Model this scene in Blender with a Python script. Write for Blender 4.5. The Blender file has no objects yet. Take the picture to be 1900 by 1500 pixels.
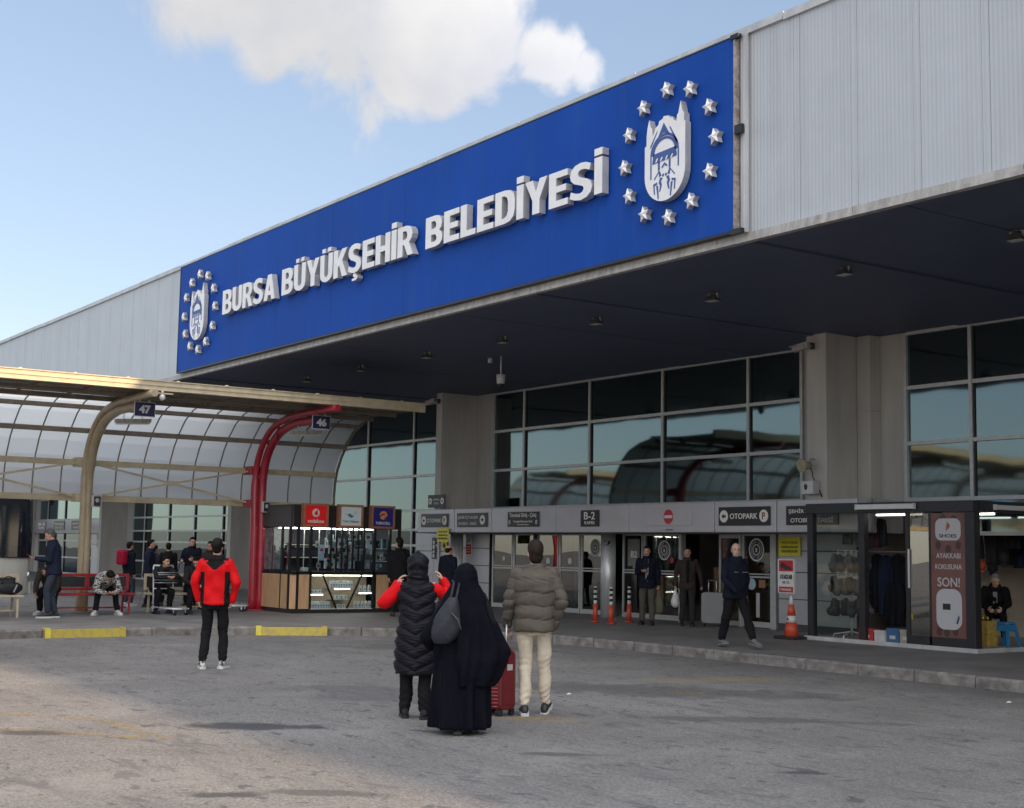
import bpy, bmesh, math, random
import numpy as np
from mathutils import Vector, Matrix, Euler
random.seed(7); rng=np.random.default_rng(5)
S=bpy.context.scene; COL=S.collection
# ------------------------------------------------------------------ camera
cam=bpy.data.cameras.new('camera'); co=bpy.data.objects.new('camera',cam); COL.objects.link(co); S.camera=co
F_PX=2550.; H_CAM=1.68; ROLL=.017; PITCH=math.atan(270/F_PX); TH=math.radians(55.1)
up0=Vector((0,0,1)); fh=Vector((-math.sin(TH),math.cos(TH),0))
fw=fh*math.cos(PITCH)+up0*math.sin(PITCH); rt=fw.cross(up0).normalized(); up=rt.cross(fw)
r2=rt*math.cos(ROLL)+up*math.sin(ROLL); u2=up*math.cos(ROLL)-rt*math.sin(ROLL)
M=Matrix((r2,u2,-fw)).transposed().to_4x4(); M.translation=Vector((0,0,H_CAM)); co.matrix_world=M
cam.sensor_width=36; cam.sensor_fit='HORIZONTAL'; cam.lens=36*F_PX/1900; cam.clip_end=3000; cam.clip_start=.1
# ------------------------------------------------------------------ world, sun, exposure
SUN=Vector((.86,.33,.378)).normalized()
EL=math.asin(SUN.z); AZ=math.atan2(SUN.x,SUN.y)
W=bpy.data.worlds.new('World'); S.world=W; W.use_nodes=True
def N(nt,t,**k):
    n=nt.nodes.new(t)
    for a,b in k.items():
        if a=='i':
            for x,y in b.items(): n.inputs[x].default_value=y
        else: setattr(n,a,b)
    return n
nt=W.node_tree; nt.nodes.clear()
out=N(nt,'ShaderNodeOutputWorld'); sky=N(nt,'ShaderNodeTexSky',sky_type='NISHITA',sun_disc=False)
sky.sun_elevation=EL; sky.sun_rotation=AZ; sky.air_density=1.0; sky.dust_density=.4; sky.ozone_density=1.6; sky.altitude=200
bg=N(nt,'ShaderNodeBackground',i={'Strength':.13})
tint=N(nt,'ShaderNodeMix',data_type='RGBA',blend_type='MULTIPLY'); tint.inputs[0].default_value=1; tint.inputs[7].default_value=(1.50,1.50,1.60,1); gmn=N(nt,'ShaderNodeGamma',i={'Gamma':.60}); nt.links.new(sky.outputs[0],gmn.inputs[0]); nt.links.new(gmn.outputs[0],tint.inputs[6]); nt.links.new(tint.outputs[2],bg.inputs[0])
tc=N(nt,'ShaderNodeTexCoord'); no=N(nt,'ShaderNodeTexNoise',i={'Scale':11.,'Detail':10.,'Roughness':.56})
no.inputs['Distortion'].default_value=.4
nt.links.new(tc.outputs['Generated'],no.inputs['Vector'])
CL=[(-.868,.345,.372,.045),(-.853,.385,.366,.050),(-.83,.43,.374,.062),(-.801,.484,.372,.075),(-.812,.478,.340,.038),(-.806,.500,.322,.024),(-.785,.50,.372,.04),(-.755,.556,.347,.030),(-.742,.58,.338,.019),(-.90,.30,.45,.06),(-.2,-.9,.6,.35),(.5,-.6,.55,.45),(.75,-.5,.25,.4),(-.75,-.55,.55,.12),(.2,.5,.8,.4),(.1,-.2,1,.5),(.6,-.1,.7,.4)]  # the larger entries are out-of-view clouds added to brighten the ambient light
prev=None
for x,y,z,r in CL:
    d=N(nt,'ShaderNodeVectorMath',operation='DISTANCE'); nt.links.new(tc.outputs['Generated'],d.inputs[0]); d.inputs[1].default_value=Vector((x,y,z)).normalized()
    m=N(nt,'ShaderNodeMath',operation='MULTIPLY_ADD'); nt.links.new(d.outputs['Value'],m.inputs[0]); m.inputs[1].default_value=-1/r; m.inputs[2].default_value=1
    if prev is None: prev=m
    else:
        x_=N(nt,'ShaderNodeMath',operation='MAXIMUM'); nt.links.new(prev.outputs[0],x_.inputs[0]); nt.links.new(m.outputs[0],x_.inputs[1]); prev=x_
a_=N(nt,'ShaderNodeMath',operation='MULTIPLY_ADD'); nt.links.new(no.outputs['Fac'],a_.inputs[0]); a_.inputs[1].default_value=3.0; a_.inputs[2].default_value=-1.42
s_=N(nt,'ShaderNodeMath',operation='ADD'); nt.links.new(prev.outputs[0],s_.inputs[0]); nt.links.new(a_.outputs[0],s_.inputs[1])
mr=N(nt,'ShaderNodeMapRange',interpolation_type='SMOOTHSTEP'); mr.inputs['From Min'].default_value=.0; mr.inputs['From Max'].default_value=.55; mr.inputs['To Max'].default_value=.93
nt.links.new(s_.outputs[0],mr.inputs['Value'])
n2=N(nt,'ShaderNodeTexNoise',i={'Scale':14.,'Detail':5.}); nt.links.new(tc.outputs['Generated'],n2.inputs['Vector'])
cr=N(nt,'ShaderNodeValToRGB'); cr.color_ramp.elements[0].color=(.80,.80,.84,1); cr.color_ramp.elements[0].position=.35; cr.color_ramp.elements[1].color=(.95,.93,.91,1); cr.color_ramp.elements[1].position=.62
nt.links.new(n2.outputs['Fac'],cr.inputs[0])
bg2=N(nt,'ShaderNodeBackground',i={'Strength':.42}); nt.links.new(cr.outputs[0],bg2.inputs[0])
# clouds towards the sun get extra brightness, set to raise the ambient light
dt=N(nt,'ShaderNodeVectorMath',operation='DOT_PRODUCT'); nt.links.new(tc.outputs['Generated'],dt.inputs[0]); dt.inputs[1].default_value=SUN
q_=N(nt,'ShaderNodeMapRange'); q_.inputs['From Min'].default_value=-.45; q_.inputs['From Max'].default_value=.9; q_.inputs['To Min'].default_value=.50; q_.inputs['To Max'].default_value=2.4; nt.links.new(dt.outputs['Value'],q_.inputs['Value']); nt.links.new(q_.outputs[0],bg2.inputs['Strength'])
mx=N(nt,'ShaderNodeMixShader'); nt.links.new(mr.outputs[0],mx.inputs[0]); nt.links.new(bg.outputs[0],mx.inputs[1]); nt.links.new(bg2.outputs[0],mx.inputs[2]); nt.links.new(mx.outputs[0],out.inputs[0])
sl=bpy.data.lights.new('sun','SUN'); sl.energy=3.2; sl.angle=math.radians(1.2); sl.color=(1,.70,.42)
so=bpy.data.objects.new('sun',sl); COL.objects.link(so); so.rotation_mode='QUATERNION'; so.rotation_quaternion=SUN.to_track_quat('Z','Y'); so.location=(20,10,30)
S.view_settings.view_transform='Standard'; S.view_settings.look='None'; S.view_settings.gamma=1; S.view_settings.exposure=.75
# ------------------------------------------------------------------ helpers
def tag(o,label=None,cat=None,group=None,kind=None):
    if label: o['label']=label
    if cat: o['category']=cat
    if group: o['group']=group
    if kind: o['kind']=kind
    return o
def thing(name,label,cat,loc=(0,0,0),rz=0,group=None):
    o=bpy.data.objects.new(name,None); COL.objects.link(o); o.location=loc; o.rotation_euler=(0,0,rz); o.empty_display_size=.2
    return tag(o,label,cat,group)
def kids(o): return [c for c in COL.objects if c.parent==o]
def copy_tree(o,parent=None):
    c=o.copy(); COL.objects.link(c); c.parent=parent
    for ch in list(o.children): copy_tree(ch,c)
    return c
class MB:
    def __init__(s): s.v=[]; s.f=[]; s.sm=[]; s.mi=[]
    def add(s,vs,fs,smooth=False,mi=0):
        b=len(s.v); s.v+= [tuple(v) for v in vs]
        for f in fs: s.f.append([b+i for i in f]); s.sm.append(smooth); s.mi.append(mi)
        return s
    def box(s,x0,x1,y0,y1,z0,z1,mi=0):
        if x0>x1:x0,x1=x1,x0
        if y0>y1:y0,y1=y1,y0
        if z0>z1:z0,z1=z1,z0
        return s.add([(x0,y0,z0),(x1,y0,z0),(x1,y1,z0),(x0,y1,z0),(x0,y0,z1),(x1,y0,z1),(x1,y1,z1),(x0,y1,z1)],[(0,3,2,1),(4,5,6,7),(0,1,5,4),(1,2,6,5),(2,3,7,6),(3,0,4,7)],False,mi)
    def obox(s,p0,p1,w,h,upv=(0,0,1),mi=0):
        p0=Vector(p0);p1=Vector(p1);d=(p1-p0).normalized();u=Vector(upv);sd=d.cross(u)
        if sd.length<1e-4: sd=d.cross(Vector((1,0,0)))
        sd.normalize();u=sd.cross(d)
        vs=[]
        for p in(p0,p1):
            for a,b in((-1,-1),(1,-1),(1,1),(-1,1)): vs.append(p+sd*a*w/2+u*b*h/2)
        return s.add(vs,[(0,1,2,3),(7,6,5,4),(0,4,5,1),(1,5,6,2),(2,6,7,3),(3,7,4,0)],False,mi)
    def tube(s,path,r,seg=10,cap=True,mi=0,smooth=True):
        P=[Vector(p) for p in path]; n=len(P); R=r if isinstance(r,(list,tuple)) else [r]*n
        b=len(s.v); ref=None
        for i,p in enumerate(P):
            d=(P[min(i+1,n-1)]-P[max(i-1,0)]).normalized()
            if ref is None:
                ref=d.orthogonal().normalized()
            ref=(ref-d*ref.dot(d)).normalized(); q=d.cross(ref)
            for k in range(seg):
                a=2*math.pi*k/seg; s.v.append(tuple(p+(ref*math.cos(a)+q*math.sin(a))*R[i]))
        for i in range(n-1):
            for k in range(seg):
                k2=(k+1)%seg; s.f.append([b+i*seg+k,b+i*seg+k2,b+(i+1)*seg+k2,b+(i+1)*seg+k]); s.sm.append(smooth); s.mi.append(mi)
        if cap:
            s.f.append([b+k for k in reversed(range(seg))]); s.sm.append(False); s.mi.append(mi)
            s.f.append([b+(n-1)*seg+k for k in range(seg)]); s.sm.append(False); s.mi.append(mi)
        return s
    def cyl(s,x,y,z0,z1,r,r1=None,seg=20,mi=0): return s.tube([(x,y,z0),(x,y,z1)],[r,r if r1 is None else r1],seg,mi=mi)
    def ball(s,c,r,seg=14,rings=9,mi=0,R=None):
        r=(r,r,r) if not hasattr(r,'__len__') else r; c=Vector(c); vs=[];fs=[]
        for i in range(1,rings):
            t=math.pi*i/rings
            for k in range(seg):
                a=2*math.pi*k/seg; p=Vector((r[0]*math.sin(t)*math.cos(a),r[1]*math.sin(t)*math.sin(a),r[2]*math.cos(t)))
                vs.append(c+(R@p if R else p))
        tp=len(vs); p=Vector((0,0,r[2])); vs.append(c+(R@p if R else p)); p=-p; vs.append(c+(R@p if R else p))
        for i in range(rings-2):
            for k in range(seg):
                k2=(k+1)%seg; fs.append((i*seg+k,(i+1)*seg+k,(i+1)*seg+k2,i*seg+k2))
        for k in range(seg):
            k2=(k+1)%seg; fs.append((tp,k,k2)); fs.append((tp+1,(rings-2)*seg+k2,(rings-2)*seg+k))
        return s.add(vs,fs,True,mi)
    def loft(s,rings,cap=True,smooth=True,mi=0,closed=True):
        b=len(s.v); n=len(rings[0])
        for r in rings: s.v+=[tuple(p) for p in r]
        for i in range(len(rings)-1):
            for k in range(n if closed else n-1):
                k2=(k+1)%n; s.f.append([b+i*n+k,b+i*n+k2,b+(i+1)*n+k2,b+(i+1)*n+k]); s.sm.append(smooth); s.mi.append(mi)
        if cap:
            for base,rev in((b,True),(b+(len(rings)-1)*n,False)):
                c=sum((Vector(s.v[base+k]) for k in range(n)),Vector())/n; ci=len(s.v); s.v.append(tuple(c))
                for k in range(n):
                    k2=(k+1)%n; s.f.append([ci,base+k2,base+k] if rev else [ci,base+k,base+k2]); s.sm.append(smooth); s.mi.append(mi)
        return s
    def prism(s,pts,org,ux,uy,un,d0,d1,mi=0,smooth=False):
        """2D polygon pts in frame (org,ux,uy) extruded along un from d0 to d1 (d1 = front)"""
        O=Vector(org);ux=Vector(ux);uy=Vector(uy);un=Vector(un); n=len(pts)
        vs=[O+ux*x+uy*y+un*d0 for x,y in pts]+[O+ux*x+uy*y+un*d1 for x,y in pts]
        fs=[list(reversed(range(n))),list(range(n,2*n))]+[(k,(k+1)%n,n+(k+1)%n,n+k) for k in range(n)]
        return s.add(vs,fs,smooth,mi)
    def mesh(s,name,mats,T=None):
        m=bpy.data.meshes.new(name); m.from_pydata(s.v,[],s.f)
        mats=mats if isinstance(mats,(list,tuple)) else [mats]
        for x in mats: m.materials.append(x)
        m.polygons.foreach_set('use_smooth',s.sm); m.polygons.foreach_set('material_index',s.mi)
        bm=bmesh.new(); bm.from_mesh(m); bmesh.ops.recalc_face_normals(bm,faces=bm.faces); bm.to_mesh(m); bm.free()
        m.update(); return m
    def build(s,name,mats,parent=None,bevel=0):
        o=bpy.data.objects.new(name,s.mesh(name,mats)); COL.objects.link(o); o.parent=parent
        if bevel:
            b=o.modifiers.new('bevel','BEVEL'); b.width=bevel; b.segments=2; b.limit_method='ANGLE'; b.angle_limit=math.radians(40); b.harden_normals=False
        return o
def B(*a,mi=0): return MB().box(*a,mi=mi)
def rot2(p,a): return (p[0]*math.cos(a)-p[1]*math.sin(a),p[0]*math.sin(a)+p[1]*math.cos(a))
# ------------------------------------------------------------------ materials
def mat(name,col,rough=.6,metal=0,nscale=0,namt=.15,bump=0,bscale=40,spec=.5,emit=None,estr=1,vec='Object',stretch=None,coat=0,rvar=.0,col2=None,ramp=None):
    m=bpy.data.materials.new(name); m.use_nodes=True; t=m.node_tree; p=t.nodes['Principled BSDF']
    c=(*col,1) if len(col)==3 else col
    p.inputs['Base Color'].default_value=c; p.inputs['Roughness'].default_value=rough; p.inputs['Metallic'].default_value=metal
    p.inputs['Specular IOR Level'].default_value=spec; p.inputs['Coat Weight'].default_value=coat
    if emit: p.inputs['Emission Color'].default_value=(*emit,1); p.inputs['Emission Strength'].default_value=estr
    if nscale or bump:
        tcx=N(t,'ShaderNodeTexCoord'); src=tcx.outputs[vec]
        if stretch:
            mp=N(t,'ShaderNodeMapping'); mp.inputs['Scale'].default_value=stretch; t.links.new(src,mp.inputs[0]); src=mp.outputs[0]
    if nscale:
        n=N(t,'ShaderNodeTexNoise',i={'Scale':nscale,'Detail':6.,'Roughness':.6}); t.links.new(src,n.inputs['Vector'])
        r=N(t,'ShaderNodeValToRGB'); lo,hi=(ramp or (.3,.7)); r.color_ramp.elements[0].position=lo; r.color_ramp.elements[1].position=hi
        ca=col2 if col2 else tuple(max(0,v*(1-namt)) for v in col); cb=col if col2 else tuple(min(1,v*(1+namt)) for v in col)
        r.color_ramp.elements[0].color=(*ca[:3],1); r.color_ramp.elements[1].color=(*cb[:3],1)
        t.links.new(n.outputs['Fac'],r.inputs[0]); t.links.new(r.outputs[0],p.inputs['Base Color'])
        if rvar:
            q=N(t,'ShaderNodeMapRange'); q.inputs['To Min'].default_value=max(0,rough-rvar); q.inputs['To Max'].default_value=min(1,rough+rvar); t.links.new(n.outputs['Fac'],q.inputs[0]); t.links.new(q.outputs[0],p.inputs['Roughness'])
    if bump:
        n=N(t,'ShaderNodeTexNoise',i={'Scale':bscale,'Detail':5.}); t.links.new(src,n.inputs['Vector'])
        b=N(t,'ShaderNodeBump',i={'Strength':bump,'Distance':.02}); t.links.new(n.outputs['Fac'],b.inputs['Height']); t.links.new(b.outputs[0],p.inputs['Normal'])
    return m
def glass(name,tint,refl,ior=1.6,add=.03,rough=0.0):
    m=bpy.data.materials.new(name); m.use_nodes=True; t=m.node_tree; t.nodes.clear()
    o=N(t,'ShaderNodeOutputMaterial'); tr=N(t,'ShaderNodeBsdfTransparent',i={'Color':(*tint,1)}); g=N(t,'ShaderNodeBsdfGlossy',i={'Color':(*refl,1),'Roughness':rough})
    f=N(t,'ShaderNodeLayerWeight',i={'Blend':.5}); pw=N(t,'ShaderNodeMath',operation='POWER'); pw.inputs[1].default_value=4.; t.links.new(f.outputs['Facing'],pw.inputs[0]); a=N(t,'ShaderNodeMath',operation='ADD'); a.inputs[1].default_value=add; a.use_clamp=True; mxx=N(t,'ShaderNodeMixShader')
    tcx=N(t,'ShaderNodeTexCoord'); n=N(t,'ShaderNodeTexNoise',i={'Scale':.7,'Detail':1.}); t.links.new(tcx.outputs['Object'],n.inputs['Vector'])
    b=N(t,'ShaderNodeBump',i={'Strength':.10,'Distance':.05}); t.links.new(n.outputs['Fac'],b.inputs['Height']); t.links.new(b.outputs[0],g.inputs['Normal'])
    t.links.new(pw.outputs[0],a.inputs[0]); t.links.new(a.outputs[0],mxx.inputs[0]); t.links.new(tr.outputs[0],mxx.inputs[1]); t.links.new(g.outputs[0],mxx.inputs[2]); t.links.new(mxx.outputs[0],o.inputs[0])
    return m
m_clad=mat('cladding',(.49,.515,.54),.45,.1,nscale=1.2,namt=.05,bump=0)
# fine vertical ribs as bump on the cladding
def add_ribs(m,scale,strength,axis='X'):
    t=m.node_tree; p=t.nodes['Principled BSDF']; tcx=N(t,'ShaderNodeTexCoord'); w=N(t,'ShaderNodeTexWave',wave_type='BANDS',bands_direction=axis,i={'Scale':scale}); w.wave_profile='SIN'
    t.links.new(tcx.outputs['Object'],w.inputs['Vector']); b=N(t,'ShaderNodeBump',i={'Strength':strength,'Distance':.01}); t.links.new(w.outputs['Fac'],b.inputs['Height']); t.links.new(b.outputs[0],p.inputs['Normal'])
add_ribs(m_clad,5.2,.35)
m_trim=mat('light_metal_trim',(.50,.50,.50),.45,.2,nscale=3,namt=.22,rvar=.1,stretch=(1,1,.2))
m_trimd=mat('weathered_trim',(.42,.40,.38),.6,.1,nscale=9,namt=.3,stretch=(1,1,.12))
m_soffit=mat('soffit',(.075,.09,.15),.55,.0,nscale=1.3,namt=.18,rvar=.1)
m_blue=mat('blue_sign',(.009,.066,.35),.6,0,nscale=.5,namt=.12,rvar=.08,spec=.12)
def grime(m,scale,stretch,lo,hi,col,amt):
    t=m.node_tree; p=t.nodes['Principled BSDF']; src=p.inputs['Base Color'].links[0].from_socket if p.inputs['Base Color'].links else None
    tcx=N(t,'ShaderNodeTexCoord'); mp=N(t,'ShaderNodeMapping'); mp.inputs['Scale'].default_value=stretch; t.links.new(tcx.outputs['Object'],mp.inputs[0])
    n=N(t,'ShaderNodeTexNoise',i={'Scale':scale,'Detail':7.,'Roughness':.65}); t.links.new(mp.outputs[0],n.inputs['Vector'])
    r=N(t,'ShaderNodeMapRange'); r.inputs['From Min'].default_value=lo; r.inputs['From Max'].default_value=hi; r.inputs['To Max'].default_value=amt; t.links.new(n.outputs['Fac'],r.inputs['Value'])
    x=N(t,'ShaderNodeMix',data_type='RGBA'); t.links.new(r.outputs[0],x.inputs[0]); 
    if src: t.links.new(src,x.inputs[6])
    else: x.inputs[6].default_value=p.inputs['Base Color'].default_value
    x.inputs[7].default_value=(*col,1); t.links.new(x.outputs[2],p.inputs['Base Color'])
grime(m_blue,1.6,(2.2,1,.18),.5,.8,(.03,.09,.30),.5); grime(m_clad,2.0,(3,1,.10),.52,.8,(.30,.31,.32),.35)
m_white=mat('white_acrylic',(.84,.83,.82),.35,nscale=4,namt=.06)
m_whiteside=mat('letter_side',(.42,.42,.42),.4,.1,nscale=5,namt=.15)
m_emblue=mat('emblem_blue',(.05,.10,.30),.5,nscale=5,namt=.1)
m_plaster=mat('painted_plaster',(.49,.465,.43),.75,nscale=2.2,namt=.13,bump=.12,bscale=60,stretch=(1,1,.25))
grime(m_plaster,2.4,(2.5,2.5,.14),.52,.78,(.30,.28,.255),.22)
m_frame=mat('aluminium_frame',(.50,.50,.49),.4,.3,nscale=8,namt=.1)
m_framed=mat('window_gasket',(.035,.04,.045),.5)
m_panel=mat('composite_panel',(.52,.51,.53),.38,.25,nscale=2,namt=.06,rvar=.08)
m_seam=mat('dark_seam',(.02,.02,.022),.7)
m_steel=mat('brushed_steel',(.66,.66,.66),.38,.45,nscale=30,namt=.2,stretch=(1,1,.05))
g_up=glass('tinted_glass_high',(.05,.13,.20),(.60,.76,.76),2.5,.20,rough=.045)
g_low=glass('tinted_glass_low',(.07,.12,.17),(.55,.65,.68),2.5,.035)
g_door=glass('door_glass',(.50,.52,.49),(.80,.80,.78),1.6,.13)
g_clear=glass('clear_glass',(.85,.88,.87),(.9,.9,.9),1.45,.02)
g_kiosk=glass('kiosk_glass',(.86,.91,.92),(.8,.85,.9),1.5,.01)
g_bus=glass('bus_glass',(.06,.07,.08),(.8,.85,.9),1.6,.04)
m_inner=mat('interior_wall',(.16,.14,.12),.8,nscale=2,namt=.2)
m_innerd=mat('interior_dark',(.03,.035,.05),.8,nscale=2,namt=.2)
m_tile=mat('interior_tiles',(.22,.21,.20),.25,nscale=2,namt=.12)
m_signd=mat('sign_dark',(.022,.023,.027),.4,nscale=6,namt=.1)
m_signt=mat('sign_lettering',(.80,.78,.70),.5)
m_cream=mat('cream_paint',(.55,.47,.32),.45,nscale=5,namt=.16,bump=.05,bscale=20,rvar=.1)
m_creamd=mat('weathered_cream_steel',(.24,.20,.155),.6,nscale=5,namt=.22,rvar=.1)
m_pole=mat('cream_pole_paint',(.42,.34,.22),.42,nscale=4,namt=.15,rvar=.1)
m_red=mat('red_pole_paint',(.40,.022,.040),.36,nscale=3,namt=.2,rvar=.12,coat=.2)
m_redb=mat('red_bench_paint',(.36,.02,.028),.4,nscale=7,namt=.2,rvar=.12)
def translucent(name,col):
    m=mat(name,col,.55,nscale=1.5,namt=.07)
    t=m.node_tree; p=t.nodes['Principled BSDF']; o=t.nodes['Material Output']; tl=N(t,'ShaderNodeBsdfTranslucent',i={'Color':(.96,.96,.94,1)}); mxx=N(t,'ShaderNodeMixShader',i={0:.82}); t.links.new(p.outputs[0],mxx.inputs[1]); t.links.new(tl.outputs[0],mxx.inputs[2]); t.links.new(mxx.outputs[0],o.inputs[0]); return m
m_poly=translucent('polycarbonate_sheet',(.74,.75,.74))
m_black=mat('black_metal',(.012,.012,.014),.4,nscale=6,namt=.2)
m_wood=mat('light_wood_panel',(.60,.37,.20),.45,nscale=3,namt=.18,stretch=(6,6,.6))
m_copper=mat('copper_frame',(.35,.16,.09),.4,.2,nscale=4,namt=.15)
m_darkgrey=mat('dark_grey_board',(.07,.068,.068),.55,nscale=3,namt=.12)
m_orange=mat('orange_plastic',(.56,.075,.035),.42,nscale=9,namt=.18)
m_whitep=mat('white_plastic',(.62,.62,.60),.4,nscale=7,namt=.08)
m_rubber=mat('black_rubber',(.018,.018,.02),.75,nscale=9,namt=.25)
m_yel=mat('yellow_sign',(.75,.68,.04),.45,nscale=5,namt=.06)
m_inkd=mat('sign_ink',(.05,.05,.02),.6)
m_rednote=mat('red_print',(.45,.015,.02),.45,nscale=4,namt=.1)
m_tube=mat('lit_tube',(.8,.8,.78),.4,emit=(1,.97,.9),estr=3.)
m_tubeoff=mat('tube_cover',(.66,.64,.60),.4)
m_silver=mat('trolley_metal',(.70,.71,.72),.3,.35,nscale=8,namt=.15)
m_skin=mat('skin',(.56,.31,.215),.55,nscale=9,namt=.12)
m_skin2=mat('skin_pale',(.52,.32,.23),.55,nscale=9,namt=.1)
m_eye=mat('eye',(.05,.035,.03),.2)
# ------------------------------------------------------------------ text
def text(name,body,org,ux,uy,un,w,h,m,parent=None,depth=.004,bold=.0,align='C',fit='both',side=None,lift=0.0):
    """lettering: centred at org, fitted to width w / cap height h"""
    c=bpy.data.curves.new(name,'FONT'); c.body=body; c.size=1; c.offset=bold; c.extrude=.5; c.resolution_u=3; c.align_x='CENTER'
    o=bpy.data.objects.new(name,c); me=bpy.data.meshes.new_from_object(o); bpy.data.objects.remove(o)
    n=len(me.vertices); a=np.empty(n*3); me.vertices.foreach_get('co',a); a=a.reshape(-1,3)
    mn=a.min(0); mxv=a.max(0)
    sx=w/(mxv[0]-mn[0]); sy=h/(mxv[1]-mn[1])
    if fit=='keep': sx=sy=min(sx,sy)
    a[:,0]=(a[:,0]-(mn[0]+mxv[0])/2)*sx; a[:,1]=(a[:,1]-(mn[1]+mxv[1])/2)*sy; a[:,2]=(a[:,2]-mn[2])/(mxv[2]-mn[2])*depth+lift
    ux,uy,un,O=map(lambda q:np.array(q,float),(ux,uy,un,org))
    b=O+a[:,0:1]*ux+a[:,1:2]*uy+a[:,2:3]*un
    me.vertices.foreach_set('co',b.reshape(-1)); me.materials.clear(); me.materials.append(m)
    if side is not None:
        me.materials.append(side); me.update()
        for p in me.polygons: p.material_index=0 if abs(np.dot(np.array(p.normal),un))>.7 else 1
    else:
        for p in me.polygons: p.material_index=0
    me.update(); me.name=name
    ob=bpy.data.objects.new(name,me); COL.objects.link(ob); ob.parent=parent
    return ob
XF=((1,0,0),(0,0,1),(0,-1,0))      # frame of things on the facade, facing the forecourt
XK=((0,1,0),(0,0,1),(1,0,0))       # frame of things facing the bays
# ================================================================== SETTING
def asphalt():
    m=bpy.data.materials.new('asphalt'); m.use_nodes=True; t=m.node_tree; p=t.nodes['Principled BSDF']; L=t.links.new
    tcx=N(t,'ShaderNodeTexCoord'); P=tcx.outputs['Object']
    def noise(sc,det=5,rough=.6,st=None,dist=0):
        n=N(t,'ShaderNodeTexNoise',i={'Scale':sc,'Detail':det,'Roughness':rough,'Distortion':dist}); v=P
        if st: mp=N(t,'ShaderNodeMapping'); mp.inputs['Scale'].default_value=st; mp.inputs['Rotation'].default_value=(0,0,.35); L(P,mp.inputs[0]); v=mp.outputs[0]
        L(v,n.inputs['Vector']); return n.outputs['Fac']
    def ramp(f,a,b,c0,c1):
        r=N(t,'ShaderNodeValToRGB'); r.color_ramp.elements[0].position=a; r.color_ramp.elements[1].position=b; r.color_ramp.elements[0].color=(*c0,1); r.color_ramp.elements[1].color=(*c1,1); L(f,r.inputs[0]); return r.outputs[0]
    def mixc(f,a,b,mode='MIX'):
        x=N(t,'ShaderNodeMix',data_type='RGBA',blend_type=mode)
        if hasattr(f,'default_value') or hasattr(f,'is_linked'): L(f,x.inputs[0])
        else: x.inputs[0].default_value=f
        L(a,x.inputs[6]) if not isinstance(a,tuple) else setattr(x.inputs[6],'default_value',(*a,1))
        L(b,x.inputs[7]) if not isinstance(b,tuple) else setattr(x.inputs[7],'default_value',(*b,1))
        return x.outputs[2]
    base=ramp(noise(.35,6,.65,dist=.5),.3,.72,(.165,.158,.152),(.275,.264,.254))
    g=ramp(noise(38,4,.75),.36,.66,(.58,.58,.58),(1.40,1.39,1.37)); c=mixc(1.0,base,g,'MULTIPLY')
    g2=ramp(noise(14,4,.7),.35,.65,(.84,.84,.84),(1.12,1.12,1.12)); c=mixc(1.0,c,g2,'MULTIPLY')
    # tyre-worn streaks
    stv=ramp(noise(1.1,5,.62,(.35,2.6,1),.6),.53,.68,(0,0,0),(.62,.62,.62)); c=mixc(stv,c,(.14,.137,.14))
    # scattered oily drips
    dr=ramp(noise(3.4,5,.55,(1,2.2,1),.9),.60,.66,(0,0,0),(.8,.8,.8)); c=mixc(dr,c,(.085,.083,.085))
    # paler scrubbed areas
    pl=ramp(noise(.8,5,.6,(1.5,.6,1)),.56,.75,(0,0,0),(.40,.40,.40)); c=mixc(pl,c,(.33,.31,.29))
    d3=ramp(noise(1.9,6,.62,(.7,1.8,1),1.3),.585,.65,(0,0,0),(.55,.55,.55)); c=mixc(d3,c,(.10,.097,.096))
    d4=ramp(noise(7.5,3,.5,(1,1,1),.5),.70,.74,(0,0,0),(.7,.7,.7)); c=mixc(d4,c,(.05,.05,.05))
    # named stains: an old oil patch in front of the walkers etc.
    nd=noise(1.7,5,.6)
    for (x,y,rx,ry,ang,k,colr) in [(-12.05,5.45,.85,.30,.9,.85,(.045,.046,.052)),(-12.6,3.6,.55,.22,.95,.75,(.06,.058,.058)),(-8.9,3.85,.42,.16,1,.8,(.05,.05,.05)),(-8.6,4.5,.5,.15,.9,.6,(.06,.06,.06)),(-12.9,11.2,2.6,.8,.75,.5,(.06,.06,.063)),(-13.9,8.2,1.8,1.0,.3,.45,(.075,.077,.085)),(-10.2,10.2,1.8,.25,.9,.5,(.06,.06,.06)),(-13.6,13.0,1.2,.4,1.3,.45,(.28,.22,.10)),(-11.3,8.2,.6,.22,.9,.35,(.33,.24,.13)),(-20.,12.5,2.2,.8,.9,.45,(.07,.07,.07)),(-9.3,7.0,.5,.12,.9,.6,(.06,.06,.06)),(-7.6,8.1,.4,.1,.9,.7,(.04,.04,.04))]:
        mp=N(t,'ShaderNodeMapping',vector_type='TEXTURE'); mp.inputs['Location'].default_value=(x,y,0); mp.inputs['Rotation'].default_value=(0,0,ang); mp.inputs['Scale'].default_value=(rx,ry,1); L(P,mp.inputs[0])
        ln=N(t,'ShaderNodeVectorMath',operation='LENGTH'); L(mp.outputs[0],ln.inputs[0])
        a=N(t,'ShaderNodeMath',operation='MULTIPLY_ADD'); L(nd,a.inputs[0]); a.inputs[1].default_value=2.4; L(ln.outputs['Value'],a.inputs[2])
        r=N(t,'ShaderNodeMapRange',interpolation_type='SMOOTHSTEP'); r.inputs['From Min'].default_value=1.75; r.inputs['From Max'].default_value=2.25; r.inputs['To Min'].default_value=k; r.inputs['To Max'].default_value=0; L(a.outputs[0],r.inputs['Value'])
        c=mixc(r.outputs[0],c,colr)
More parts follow.
